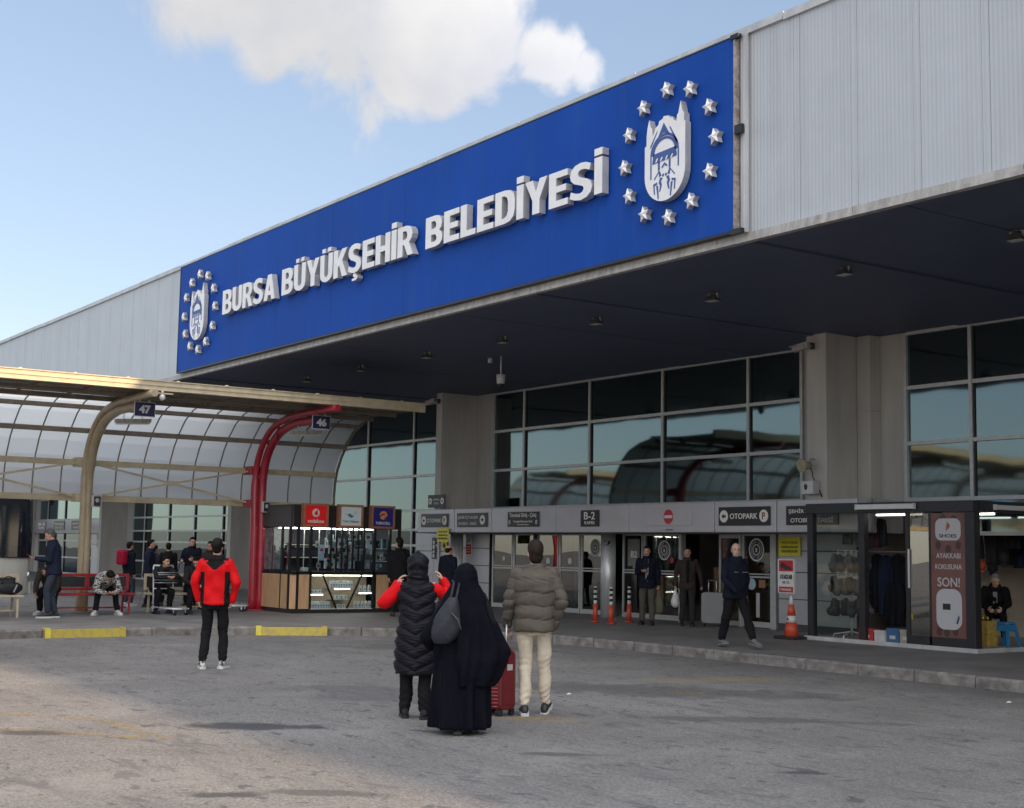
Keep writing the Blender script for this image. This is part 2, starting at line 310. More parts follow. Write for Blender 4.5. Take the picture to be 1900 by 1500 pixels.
    # cracks
    vo=N(t,'ShaderNodeTexVoronoi',feature='DISTANCE_TO_EDGE',i={'Scale':.23}); nv=N(t,'ShaderNodeTexNoise',i={'Scale':1.3,'Detail':6.}); L(P,nv.inputs['Vector'])
    va=N(t,'ShaderNodeVectorMath',operation='MULTIPLY_ADD'); L(nv.outputs['Color'],va.inputs[0]); va.inputs[1].default_value=(1.6,1.6,0); L(P,va.inputs[2]); L(va.outputs[0],vo.inputs['Vector'])
    ck=ramp(vo.outputs['Distance'],.0006,.0022,(.3,.3,.3),(0,0,0)); c=mixc(ck,c,(.04,.04,.04))
    L(c,p.inputs['Base Color']); p.inputs['Roughness'].default_value=.82; p.inputs['Specular IOR Level'].default_value=.35
    b=N(t,'ShaderNodeBump',i={'Strength':.55,'Distance':.012}); L(noise(75,4,.75),b.inputs['Height']); L(b.outputs[0],p.inputs['Normal'])
    return m
m_asph=asphalt()
m_pave=mat('pavement_slabs',(.205,.197,.190),.55,nscale=1.3,namt=.30,bump=.15,bscale=90,rvar=.15)
m_kerb=mat('kerb_concrete',(.20,.186,.17),.9,nscale=5,namt=.5,bump=.5,bscale=30)
m_yk=mat('yellow_kerb_paint',(.50,.38,.04),.55,nscale=9,namt=.10,col2=(.34,.29,.11),ramp=(.34,.55),bump=.3,bscale=30)
gm=MB(); gm.add([(-400,-400,0),(400,-400,0),(400,400,0),(-400,400,0)],[(0,1,2,3)]); tag(gm.build('ground',m_asph),kind='structure')
# pavement: terminal walk (Y>15.3) and the bay platform that juts out of it
PZ=.15
arc=[(-24.62,-30),(-24.62,7.9),(-24.5,9.9),(-24.15,11.4),(-23.3,12.9),(-22.0,14.2),(-20.4,15.0),(-18.6,15.33),(26,15.33)]
outer=arc
m=MB(); pts=[(26,40),(-110,40),(-110,15.33),(-33.3,15.33),(-33.3,-30)]+[(x-.0,y) for x,y in outer]
ins=0.17
def inset(path,d):
    o=[]
    for i,(x,y) in enumerate(path):
        a=Vector(path[max(i-1,0)]);b=Vector(path[min(i+1,len(path)-1)]); t=(b-a).normalized(); o.append((x-t.y*d,y+t.x*d))
    return o
arc_in=inset(arc,ins)
poly=[(26,40),(-110,40),(-110,15.5),(-33.13,15.5),(-33.13,-30)]+arc_in
m.add([(x,y,PZ) for x,y in poly],[tuple(range(len(poly)))]); pav=tag(m.build('pavement',m_pave),kind='structure')
# kerb stones, one run of stones with joints
kb=MB()
def kerbrun(path,d,step=.98):
    # resample
    P=[Vector(p) for p in path]; seg=[]; 
    L=[0]; 
    for a,b in zip(P,P[1:]): L.append(L[-1]+(b-a).length)
    def pt(s):
        for i in range(len(P)-1):
            if s<=L[i+1]+1e-6: return P[i]+(P[i+1]-P[i])*((s-L[i])/max(1e-6,L[i+1]-L[i]))
        return P[-1]
    s=0
    while s<L[-1]-.2:
        a=pt(s+.008); b=pt(min(s+step-.008,L[-1])); t=(b-a).normalized(); nrm=Vector((-t.y,t.x))*d; j=random.uniform(-.006,.006)
        jj=random.uniform(-.004,.004)
        z=PZ+.004+jj
        q=[(a.x,a.y),(b.x,b.y),(b.x+nrm.x,b.y+nrm.y),(a.x+nrm.x,a.y+nrm.y)]
        e=.022*(1 if d>0 else 1)
        nn=Vector((-t.y,t.x))*(e if d>0 else -e)
        vs=[(x,y,-.02) for x,y in q]+[(q[0][0],q[0][1],z-.03),(q[1][0],q[1][1],z-.03),(q[2][0],q[2][1],z),(q[3][0],q[3][1],z),(q[0][0]+nn.x,q[0][1]+nn.y,z),(q[1][0]+nn.x,q[1][1]+nn.y,z)]
        kb.add(vs,[(0,1,5,4),(4,5,9,8),(8,9,6,7),(0,4,8,7,3),(1,2,6,9,5),(2,3,7,6)])
        s+=step
kerbrun(arc,ins); kerbrun([(-33.3,-30),(-33.3,15.33)],-ins); kerbrun([(-110,15.33),(-33.3,15.33)],ins)
tag(kb.build('kerb',m_kerb),kind='structure')
# yellow wheel-stop blocks on the kerb
for (y0,y1,lab) in ((7.55,8.95,'yellow painted kerb block in front of the standing man with phone and red bench'),(11.25,12.6,'yellow painted kerb block in front of the red pole and phone kiosk')):
    t=thing('kerb_block',lab,'kerb block',(0,0,0),0,'yellow kerb blocks')
    if y0<9: a=Vector((-24.62,7.28)); b=Vector((-24.60,8.72))
    else: a=Vector((-24.17,11.08)); b=Vector((-23.58,12.27))
    d=(b-a).normalized(); n_=Vector((d.y,-d.x))
    mbb=MB(); 
    def pr(s0,s1,off,z0,z1,w):
        p=a+d*s0; q=a+d*s1
        vs=[]
        for z,o in((z0,0),(z1,.03)):
            for pp,oo in((p,off-o),(q,off-o),(q,off-w),(p,off-w)): vs.append((pp.x+n_.x*oo,pp.y+n_.y*oo,z))
        mbb.add(vs,[(0,3,2,1),(4,5,6,7),(0,1,5,4),(1,2,6,5),(2,3,7,6),(3,0,4,7)])
    Lg=(b-a).length
    pr(0.1,Lg-.1,.05,0.0,.15,.215); o=mbb.build('block',m_yk,t)
    mbb=MB(); pr(0,.1,.06,0,.170,.23); mbb.build('end_cap',mat('bright_yellow_paint',(.66,.55,.05),.5,nscale=10,namt=.15),t)
    mbb=MB(); pr(Lg-.1,Lg,.06,0,.170,.23); mbb.build('end_cap',m_yk,t)
# worn yellow bay marking on the asphalt
def wornpaint():
    m=bpy.data.materials.new('worn_yellow_marking'); m.use_nodes=True; t=m.node_tree; p=t.nodes['Principled BSDF']; p.inputs['Base Color'].default_value=(.42,.30,.09,1); p.inputs['Roughness'].default_value=.8
    o=t.nodes['Material Output']; tr=N(t,'ShaderNodeBsdfTransparent'); tcx=N(t,'ShaderNodeTexCoord'); n=N(t,'ShaderNodeTexNoise',i={'Scale':5.,'Detail':9.,'Roughness':.75}); t.links.new(tcx.outputs['Object'],n.inputs['Vector'])
    r=N(t,'ShaderNodeMapRange'); r.inputs['From Min'].default_value=.45; r.inputs['From Max'].default_value=.62; r.inputs['To Max'].default_value=.55; t.links.new(n.outputs['Fac'],r.inputs['Value'])
    x=N(t,'ShaderNodeMixShader'); t.links.new(r.outputs[0],x.inputs[0]); t.links.new(tr.outputs[0],x.inputs[1]); t.links.new(p.outputs[0],x.inputs[2]); t.links.new(x.outputs[0],o.inputs[0]); return m
m_worn=wornpaint()
mk=MB()
def strip(a,b,w):
    a=Vector(a);b=Vector(b);d=(b-a).normalized();n=Vector((-d.y,d.x))*w/2
    mk.add([(a.x-n.x,a.y-n.y,.004),(b.x-n.x,b.y-n.y,.004),(b.x+n.x,b.y+n.y,.004),(a.x+n.x,a.y+n.y,.004)],[(0,1,2,3)])
strip((-13.4,3.1),(-11.6,4.5),.16); strip((-11.6,4.5),(-13.1,4.5),.17); strip((-13.1,4.5),(-14.6,3.4),.16)
strip((-12.75,11.25),(-12.35,11.45),.38); strip((-11.3,8.0),(-11.35,8.5),.28)
tag(mk.build('road_marking',m_worn),kind='structure')
# ================================================================== TERMINAL BUILDING
YF=20.64; YS=12.9; ZS=5.86; ZT=8.72; XR=26.; XL=-112.
T=thing("terminal_building","long bus terminal with pale metal fascia, dark soffit and teal glass",'terminal',(0,YF,0))
def tb(mb,name,mt,parent=None,bevel=0):
    # parts are modelled in world coordinates: shift by the parent's location
    loc=T.location
    mb.v=[(x-loc.x,y-loc.y,z-loc.z) for x,y,z in mb.v]
    return mb.build(name,mt,parent or T,bevel)
# cladding panels
mb=MB(); x=XL; w=.955
edges=[]
while x<XR: edges.append(x); x+=w
# align seam pairs near -12.14,-11.18,-10.22,-9.26
off=(-12.14-XL)%w; edges=[e+off for e in edges]
for e in edges:
    mb.box(e+.056,e+w-.056,YS,YS+.3,ZS+.03,ZT)
    mb.box(e-.050,e+.050,YS-.003,YS+.3,ZS+.03,ZT)
tb(mb,'fascia_cladding',m_clad)
mb=MB(); mb.box(XL,XR,YS+.02,YS+.35,ZS+.05,ZT-.01); tb(mb,'fascia_backing',m_seam)
mb=MB(); x=XL
while x<XR:
    x2=min(x+3.02,XR); j=random.uniform(-.012,.012); mb.box(x,x2-.012,YS-.05-j*.5,YS+.25,ZT-.02+j,ZT+.045+j); mb.box(x,x2-.02,YS-.02,YS+.3,ZT+.047+j,ZT+.10+j); x=x2
tb(mb,'roof_edge',m_trim)
mb=MB(); x=XL
while x<XR:
    x2=min(x+2.4,XR); mb.box(x,x2-.01,YS-.028,YS+.02,ZS+.022,ZS+.09); x=x2
mb.box(XL,XR,YS-.045,YS+.06,ZS-.03,ZS+.02)
tb(mb,'fascia_drip',m_trimd)
tb(B(XL,XR,YS+.2,YF+24,ZT-.25,ZT-.05),'roof',m_trimd)
# soffit boards running towards the glazing, slightly uneven
mb=MB(); x=XL
while x<XR:
    j=random.uniform(0,.03) if random.random()<.5 else 0; mb.box(x+.012,x+2.463,YS+.06,YF+.3,ZS-.008-j,ZS+.06); x+=2.475
tb(mb,'soffit',m_soffit); tb(B(XL,XR,YS+.06,YF+.3,ZS+.062,ZS+.12),'soffit_backing',m_seam)
# interior shell
tb(B(XL,XR,YF+14,YF+14.2,0,ZS),'interior_wall',m_innerd)
tb(B(XL,XR,YF+.35,YF+14,PZ+.004,PZ+.02),'interior_floor',m_tile)
tb(B(XL,XR,YF+.5,YF+14,ZS-.1,ZS-.02),'interior_ceiling',m_innerd)
tb(B(XL,XR,YF+4.5,YF+4.6,3.0,3.3),'interior_beam',m_inner)
for k,x in enumerate((-26,-22,-17,-12.5,-31)): tb(MB().cyl(x,YF+6.5,PZ,ZS-.1,.3),'interior_column',m_inner)
# bays of glazing with columns between
PITCHX=13.7
for k in range(-3,7):
    x0=-30.4-PITCHX*k; x1=x0+11.1
    mull=[x0,x0+1.44,x0+4.18,x0+6.86,x0+9.59,x1]; full=k in(-1,0,1,2)
    zb=2.78; z0=PZ if k in (1,2,3) else 2.70
    lv=[2.76,3.76,4.80,ZS-.03]
    if k>=1: lv=[.2,.95,1.75,2.2,2.76,3.76,4.80,ZS-.03]
    if k==-1: lv=[2.1,2.72,3.76,4.80,ZS-.03]
    win=MB()
    for xx in mull: win.box(xx-.035,xx+.035,YF-.06,YF+.06,lv[0],ZS-.02)
    for z in lv:
        h=.035
        for a,b in zip(mull,mull[1:]): win.box(a+.037,b-.037,YF-.052,YF+.05,z-h,z+h)
    wf=tb(win,'window_frame',m_frame)
    for i,(a,b) in enumerate(zip(mull,mull[1:])):
        for j,(za,zc) in enumerate(zip(lv,lv[1:])):
            p=B(a+.03,b-.03,YF,YF+.012,za+.03,zc-.03); gl=g_low if zc<2.3 else g_up
            # panes are never perfectly coplanar
            tl=random.uniform(-.0018,.0018); tw=random.uniform(-.0012,.0012); cx_,cz_=(a+b)/2,(za+zc)/2
            p.v=[(x,y+(x-cx_)*tw+(z-cz_)*tl,z) for x,y,z in p.v]
            tb(p,'window_pane',gl,wf)
    for xx in mull[1:-1]: tb(B(xx+.036,xx+.062,YF-.03,YF-.004,lv[0],ZS-.05),'window_gasket',m_framed,wf)
    # column group left of this bay: deep pier, pilaster, flat wall
    c0=x0-2.6
    zc0=PZ if k>=1 else 2.69
    ca,cb=(x0-1.44,x0-.95) if k==-1 else (x0-1.12,x0-.83)
    tb(B(ca,cb,YF-1.14,YF-.002,zc0,ZS-.006),'column',m_plaster,bevel=.01)
    tb(B(c0+.02,x0-.04,YF+.0,YF+.2,zc0,ZS-.009),'wall',m_plaster)
    if k==-1:
        tb(B(cb+.01,x0-.62,YF-.30,YF-.003,zc0,ZS-.008),'pilaster',m_plaster,bevel=.01); tb(B(cb+.008,x0-.615,YF-.305,YF-.005,4.40,4.42),'pilaster_joint',m_trimd)
# entrance band of silver panels
YBAND=19.42
def band(xs,z0=2.10,z1=2.71,y=YBAND,parent=None):
    mb=MB()
    for a,b in zip(xs,xs[1:]): mb.box(a+.012,b-.012,y,y+.12,z0,z1)
    o=tb(mb,'entrance_band',m_panel,bevel=.012)
    tb(B(xs[0],xs[-1],y+.03,y+.16,z0+.01,z1-.01),'band_backing',m_seam,o)
    tb(B(xs[0],xs[-1],y+.02,YF+.3,z0-.02,z0+.008),'band_underside',m_darkgrey,o); tb(B(xs[0]+.01,xs[-1]-.01,y+.125,YF+.02,z1-.03,z1-.004),'band_top',m_trim,o); tb(B(xs[-1],xs[-1]+.03,y+.14,YF,z0,z1-.006),'band_side',m_trim,o); tb(B(xs[0]-.03,xs[0],y+.05,YF,z0,z1-.006),'band_side',m_panel,o)
    return o
bx=[-32.24,-30.38,-28.65,-25.99,-23.3,-20.59,-18.86,-16.85]
band(bx)
tb(MB().cyl(-16.78,YBAND+.14,2.11,2.705,.135,seg=24),'band_end_cap',m_panel)
# lower wall panels
def wallpan(xs,zs,name='wall_panel'):
    mb=MB()
    for a,b in zip(xs,xs[1:]):
        for c,d in zip(zs,zs[1:]): mb.box(a+.008,b-.008,YF-.02,YF+.1,c+.008,d-.008)
    o=tb(mb,name,m_panel,bevel=.004); tb(B(xs[0],xs[-1],YF-.004,YF+.14,zs[0],zs[-1]),'wall_backing',m_seam,o)
wallpan([-34.3,-33.3,-32.3],[.3,.95,1.6,2.12]); wallpan([-31.9,-30.5],[.28,.78,1.24,1.7,2.12]); wallpan([-19.98,-18.95,-17.93],[.28,.78,1.32,1.75,2.12])
tb(B(-34.3,-30.5,YF+.0,YF+.1,PZ,.29),'plinth',m_darkgrey); tb(B(-20,-17.93,YF+.0,YF+.1,PZ,.28),'plinth',m_darkgrey)
# round steel posts
for x,tx in((-31.7,None),(-25.15,'B-2')):
    c=tb(MB().cyl(x,YF-.28,PZ,2.13,.175,seg=36),'steel_post',m_steel)
    if tx:
        o=text('lettering',tx,(0,0,0),(1,0,0),(0,0,1),(0,-1,0),.46,.165,m_seam,c,depth=.003,bold=.03)
        n=len(o.data.vertices); a=np.empty(n*3); o.data.vertices.foreach_get('co',a); a=a.reshape(-1,3); ang=a[:,0]/.177-.05
        b=np.stack([x+.178*np.sin(ang)-T.location.x,YF-.28-.178*np.cos(ang)-T.location.y,a[:,2]+1.86],1); o.data.vertices.foreach_set('co',b.reshape(-1))
        o.data.update()
# glazed doors
def door(x0,x1,name='entrance_door',y=YF+.05,mid=None,dark=False,kick=True):
    f=MB(); e=.045
    f.box(x0,x0+e,y-.03,y+.03,PZ+.02,2.12); f.box(x1-e,x1,y-.03,y+.03,PZ+.02,2.12); f.box(x0+e,x1-e,y-.028,y+.028,2.05,2.12); f.box(x0+e,x1-e,y-.028,y+.028,PZ+.02,PZ+.13 if kick else PZ+.06)
    f.box(x0+e,x1-e,y-.02,y+.02,1.18,1.215); f.box(x0+e,x1-e,y-.02,y+.02,1.245,1.27)
    fr=tb(f,name,m_frame); tb(B(x0+e,x1-e,y-.006,y+.006,PZ+.1,2.06),'door_pane',g_door,fr); return fr
doors=[(-30.42,-29.48),(-29.44,-28.52),(-28.4,-27.5),(-27.46,-26.62),(-26.58,-25.5),(-25.0,-24.28),(-24.24,-23.0)]
D=[door(*d) for d in doors]
Dr=door(-21.06,-20.2); tb(B(-22.98,-22.9,YF-.03,YF+.1,PZ,2.12),'door_jamb',m_frame); tb(B(-20.19,-20.03,YF-.04,YF+.1,PZ,2.12),'door_jamb',m_frame); tb(B(-21.12,-21.07,YF-.02,YF+.08,PZ,2.12),'door_jamb',m_frame)
tb(B(-28.50,-28.42,YF-.03,YF+.09,PZ,2.12),'door_jamb',m_framed)
# slid-open leaf inside the opening and vestibule
f=MB(); f.box(-22.0,-21.95,YF+.25,YF+.29,PZ,2.1); f.box(-21.2,-21.15,YF+.25,YF+.29,PZ,2.1); f.box(-21.95,-21.2,YF+.25,YF+.29,2.0,2.1); f.box(-21.95,-21.2,YF+.25,YF+.29,PZ,PZ+.1); o=tb(f,'sliding_leaf',m_frame); tb(B(-21.95,-21.2,YF+.265,YF+.275,PZ+.1,2.0),'door_pane',g_door,o)
tb(B(-29.4,-29.3,YF+2,YF+2.1,PZ,2.6),'vestibule_frame',m_frame); tb(B(-22.9,-22.8,YF+2.6,YF+2.7,PZ,2.6),'vestibule_frame',m_frame)
tb(B(-24.2,-22.9,YF+2.9,YF+3,PZ,2.4),'vestibule_wall',m_wood)
tb(B(-20.3,-18.0,YF+1.6,YF+1.7,PZ,2.6),'vestibule_wall',m_inner)
for x,y in((-23.5,24.5),(-26.5,25),(-29,24.2),(-21,25.5),(-24.8,28),(-28,29),(-19.5,27),(-22,30),(-31.5,26)): tb(B(x-.5,x+.5,y-.08,y+.08,2.93,2.97),'ceiling_light',m_tube)
tb(B(-27.2,-26.2,YF+5,YF+5.4,PZ,1.3),'counter',m_wood); tb(B(-31,-28,YF+8,YF+8.2,PZ,2.4),'shop_front',m_inner); tb(B(-23,-20,YF+9,YF+9.2,.9,2.3),'shop_front',m_orange)
def ring_decal(parent,x,z,r,y,colr,inner=None):
    mb=MB(); 
    def disc(r0,r1,d,mi):
        n=32; vs=[];fs=[]
        for k in range(n):
            a=2*math.pi*k/n
            for rr in(r0,r1):
                for yy in (d,d-.002): vs.append((x+rr*math.cos(a)*.92,yy,z+rr*math.sin(a)))
        for k in range(n):
            a=4*k;b=4*((k+1)%n); fs+=[(a+1,b+1,b+3,a+3),(a,a+2,b+2,b),(a+2,a+3,b+3,b+2),(a,b,b+1,a+1)]
        mb.add(vs,fs,False,mi)
    disc(r*.86,r,y-.008,0); disc(r*.52,r*.84,y-.008,1); disc(r*.40,r*.50,y-.009,0)
    disc(.001,r*.39,y-.008,1)
    for k in range(22):
        if k in(5,16): continue
        a=2*math.pi*k/22; mb.box(x+r*.68*math.cos(a)*.92-.008,x+r*.68*math.cos(a)*.92+.008,y-.012,y-.010,z+r*.68*math.sin(a)-.014,z+r*.68*math.sin(a)+.014,mi=0)
    mb.box(x-r*.10,x+r*.10,y-.013,y-.010,z-r*.2,z+r*.16,mi=0)
    tb(mb,'round_emblem_sticker',[m_whitep,m_signd],parent)
ring_decal(Dr,-20.66,1.76,.24,YF+.05,None); ring_decal(D[4],-26.05,1.76,.21,YF+.05,None); ring_decal(D[6],-23.55,1.72,.22,YF+.05,None)
def decal(parent,x,z,w,h,mt,y=YF+.05,name='sticker',rnd=True):
    if rnd:
        n=20; pts=[(w/2*math.cos(2*math.pi*k/n),h/2*math.sin(2*math.pi*k/n)) for k in range(n)]
    else: pts=[(-w/2,-h/2),(w/2,-h/2),(w/2,h/2),(-w/2,h/2)]
    return tb(MB().prism(pts,(x,y,z),(1,0,0),(0,0,1),(0,-1,0),.007,.009),name,mt,parent)
decal(Dr,-20.8,1.05,.24,.24,mat('pale_blue_sticker',(.35,.45,.50),.5)); decal(Dr,-20.5,1.06,.18,.16,m_copper,rnd=False); decal(D[6],-23.3,1.5,.12,.14,m_rednote)
decal(D[3],-27.05,1.42,.16,.16,m_whitep); decal(D[2],-27.95,1.42,.16,.16,m_whitep); decal(D[0],-29.9,1.45,.12,.13,m_whitep)
o=decal(D[5],-24.62,1.66,.42,.62,mat('grey_poster',(.20,.20,.19),.5,nscale=5,namt=.1),rnd=False,name='door_poster')
def txt(body,x,z,w,h,m,parent,y,name='lettering',bold=.015,fit='both',depth=.004):
    o=text(name,body,(x-T.location.x if parent is not None and parent.parent==T else x,(y-T.location.y) if parent is not None and parent.parent==T else y,z),*XF,w,h,m,parent,depth=depth,bold=bold,fit=fit); return o
t_=text('lettering','B2',(-24.6,YF+.05-.012-YF,1.62),*XF,.22,.15,m_signt,D[5],bold=.02)
decal(Dr,-20.62,.62,.10,.5,m_steel,rnd=False,name='door_handle')
# far entrance on the left
band([-74,-71.2,-68.4,-65.6,-62.8,-60.1],2.1,2.75,YF-.1); wallpan([-63.2,-60.4],[.25,.95,1.6,2.1])
tb(MB().cyl(-59.9,YF-.25,PZ,2.75,.25,seg=24),'steel_post',m_steel)
for a in(-72,-70.5,-69,-67.5,-66,-64.6): door(a,a+1.4,'entrance_door')
# ------------------------------------------------------------------ big blue sign
BS=thing('sign_board','huge blue sign board with white raised lettering, stars and two crests on the terminal fascia','sign board',(-23.1,YS-.15,7.3))
def bs(mb,name,mt,bevel=0):
    l=BS.location; mb.v=[(x-l.x,y-l.y,z-l.z) for x,y,z in mb.v]; return mb.build(name,mt,BS,bevel)
bxs=[-33.1,-30.3,-27.4,-24.82,-21.9,-18.9,-16.1,-13.17]
mb=MB()
for a,b in zip(bxs,bxs[1:]):
    g=.004 if abs(a+24.82)<.01 or abs(b+24.82)<.01 else .0012
    mb.box(a+g,b-g,YS-.14,YS-.055,5.99,8.665)
bs(mb,'board',m_blue)
mb=MB(); mb.box(-33.13,-33.1,YS-.15,YS-.05,5.97,8.68); mb.box(-33.13,-13.13,YS-.15,YS-.05,5.955,5.985); mb.box(-33.13,-13.13,YS-.145,YS-.05,8.668,8.69); bs(mb,'edge_strip',m_black)
mb=MB(); mb.box(-13.165,-13.135,YS-.143,YS-.05,5.99,8.66); bs(mb,'edge_strip',mat('rusty_edge',(.34,.29,.26),.8,nscale=12,namt=.5))
mb=MB(); mb.box(-13.09,-13.03,YS-.08,YS-.03,5.95,8.7); mb.box(-13.02,-12.985,YS-.1,YS-.03,5.95,8.7); bs(mb,'edge_post',m_trim)
for q in((-13.12,-12.98,YS-.17,YS-.12,7.30,7.42),(-13.2,-13.0,YS-.17,YS-.1,5.93,6.0),(-13.2,-13.05,YS-.17,YS-.1,8.64,8.70)): bs(B(*q),'bracket',m_black)
YB=YS-.142
GL={
'B':(.62,[[(0,0),(.38,0),(.52,.04),(.6,.14),(.62,.27),(.6,.40),(.5,.5),(.57,.58),(.6,.72),(.57,.87),(.48,.97),(.36,1),(0,1)],[(.21,.17),(.34,.17),(.40,.21),(.41,.29),(.38,.37),(.34,.40),(.21,.40)],[(.21,.59),(.32,.59),(.38,.63),(.39,.71),(.36,.80),(.32,.83),(.21,.83)]]),
'U':(.62,[[(0,1),(0,.28),(.04,.12),(.15,.02),(.31,-.02),(.47,.02),(.58,.12),(.62,.28),(.62,1),(.41,1),(.41,.28),(.38,.19),(.31,.16),(.24,.19),(.21,.28),(.21,1)]]),
'R':(.64,[[(0,0),(.21,0),(.21,.38),(.27,.38),(.42,0),(.65,0),(.47,.43),(.57,.54),(.61,.69),(.58,.86),(.49,.96),(.35,1),(0,1)],[(.21,.55),(.32,.55),(.38,.6),(.395,.69),(.37,.79),(.32,.83),(.21,.83)]]),
'S':(.61,[[(.0,.10),(.14,.02),(.3,-.02),(.46,.02),(.57,.13),(.61,.28),(.57,.43),(.46,.53),(.3,.61),(.24,.66),(.22,.73),(.25,.80),(.32,.83),(.42,.81),(.53,.75),(.57,.92),(.45,.99),(.3,1.02),(.14,.98),(.04,.88),(.0,.73),(.03,.59),(.12,.48),(.28,.40),(.36,.35),(.385,.28),(.35,.20),(.28,.17),(.16,.20),(.03,.28)]]),
'A':(.67,[[(0,0),(.21,0),(.25,.19),(.42,.19),(.46,0),(.67,0),(.45,1),(.22,1)],[(.285,.36),(.385,.36),(.335,.62)]]),
'Y':(.65,[[(.22,0),(.43,0),(.43,.4),(.65,1),(.43,1),(.325,.64),(.22,1),(0,1),(.22,.4)]]),
'K':(.65,[[(0,0),(.21,0),(.21,.34),(.27,.43),(.42,0),(.66,0),(.41,.58),(.64,1),(.40,1),(.21,.66),(.21,1),(0,1)]]),
'E':(.54,[[(0,0),(.54,0),(.54,.18),(.21,.18),(.21,.41),(.49,.41),(.49,.59),(.21,.59),(.21,.82),(.53,.82),(.53,1),(0,1)]]),
'H':(.63,[[(0,0),(.21,0),(.21,.41),(.42,.41),(.42,0),(.63,0),(.63,1),(.42,1),(.42,.6),(.21,.6),(.21,1),(0,1)]]),
'I':(.21,[[(0,0),(.21,0),(.21,1),(0,1)]]),
'L':(.51,[[(0,0),(.51,0),(.51,.18),(.21,.18),(.21,1),(0,1)]]),
'D':(.62,[[(0,0),(.3,0),(.47,.04),(.58,.16),(.62,.35),(.62,.65),(.58,.84),(.47,.96),(.3,1),(0,1)],[(.21,.17),(.29,.17),(.37,.23),(.405,.36),(.405,.64),(.37,.77),(.29,.83),(.21,.83)]])}
XT={'Ü':('U',[[(.09,1.07),(.25,1.07),(.25,1.22),(.09,1.22)],[(.37,1.07),(.53,1.07),(.53,1.22),(.37,1.22)]]),'İ':('I',[[(0,1.06),(.21,1.06),(.21,1.25),(0,1.25)]]),'Ş':('S',[[(.25,-.045),(.37,-.045),(.37,-.09),(.45,-.13),(.46,-.22),(.38,-.29),(.20,-.29),(.20,-.21),(.31,-.20),(.31,-.155),(.25,-.14)]])}
def word(w,xa,xb,zb=7.03,h=.565):
    g=[GL[XT[c][0]] if c in XT else GL[c] for c in w]; gap=.055
    tot=sum(a for a,_ in g)+gap*(len(w)-1); k=(xb-xa)/tot; x=xa; l=BS.location
    for c,(wd,pl) in zip(w,g):
        cu=bpy.data.curves.new('letter','CURVE'); cu.dimensions='2D'; cu.fill_mode='BOTH'; cu.extrude=.5
        for p in pl+(XT[c][1] if c in XT else []):
            sp=cu.splines.new('POLY'); sp.points.add(len(p)-1); sp.use_cyclic_u=True
            for q,(a,b) in zip(sp.points,p): q.co=(a,b,0,1)
        o=bpy.data.objects.new('m',cu); me=bpy.data.meshes.new_from_object(o); bpy.data.objects.remove(o); me.name='letter'
        for v in me.vertices:
            a,b,d=v.co; v.co=(x+a*k-l.x, YB-.03-.125*(d+.5)-l.y, zb+b*h-l.z)
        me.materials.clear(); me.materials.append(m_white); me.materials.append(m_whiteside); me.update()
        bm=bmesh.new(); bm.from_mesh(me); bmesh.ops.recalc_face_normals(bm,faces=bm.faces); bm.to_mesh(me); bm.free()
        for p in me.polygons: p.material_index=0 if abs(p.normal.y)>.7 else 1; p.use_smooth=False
        ob=bpy.data.objects.new('letter',me); COL.objects.link(ob); ob.parent=BS; x+=(wd+gap)*k
word('BURSA',-30.0,-27.16); word('BÜYÜKŞEHİR',-26.82,-21.32); word('BELEDİYESİ',-20.88,-15.8)
# pale back outlines of the letters (standoffs) are left to the depth of each letter
stars=[(-14.43,8.26),(-13.94,8.14),(-14.94,8.12),(-13.55,7.78),(-15.26,7.79),(-13.43,7.33),(-15.36,7.32),(-13.54,6.87),(-15.25,6.87),(-13.91,6.53),(-14.9,6.53),(-14.38,6.39)]
def star(x,z,r=.122):
    pts=[]
    for k in range(10):
        a=math.pi/2+.12+k*math.pi/5; rr=r if k%2==0 else r*.47; pts.append((rr*math.cos(a),rr*math.sin(a)))
    n=10; mb=MB(); O=Vector((x,YB,z))
    vs=[O+Vector((px,-.02,pz)) for px,pz in pts]+[O+Vector((px,-.11,pz)) for px,pz in pts]+[O+Vector((0,-.155,0))]
    mb.add(vs,[tuple(range(10))]+[(k,(k+1)%10,10+(k+1)%10,10+k) for k in range(10)],False,1); mb.add(vs[10:],[(k,(k+1)%10,10) for k in range(10)],False,0)
    bs(mb,'star',[m_white,m_whiteside])
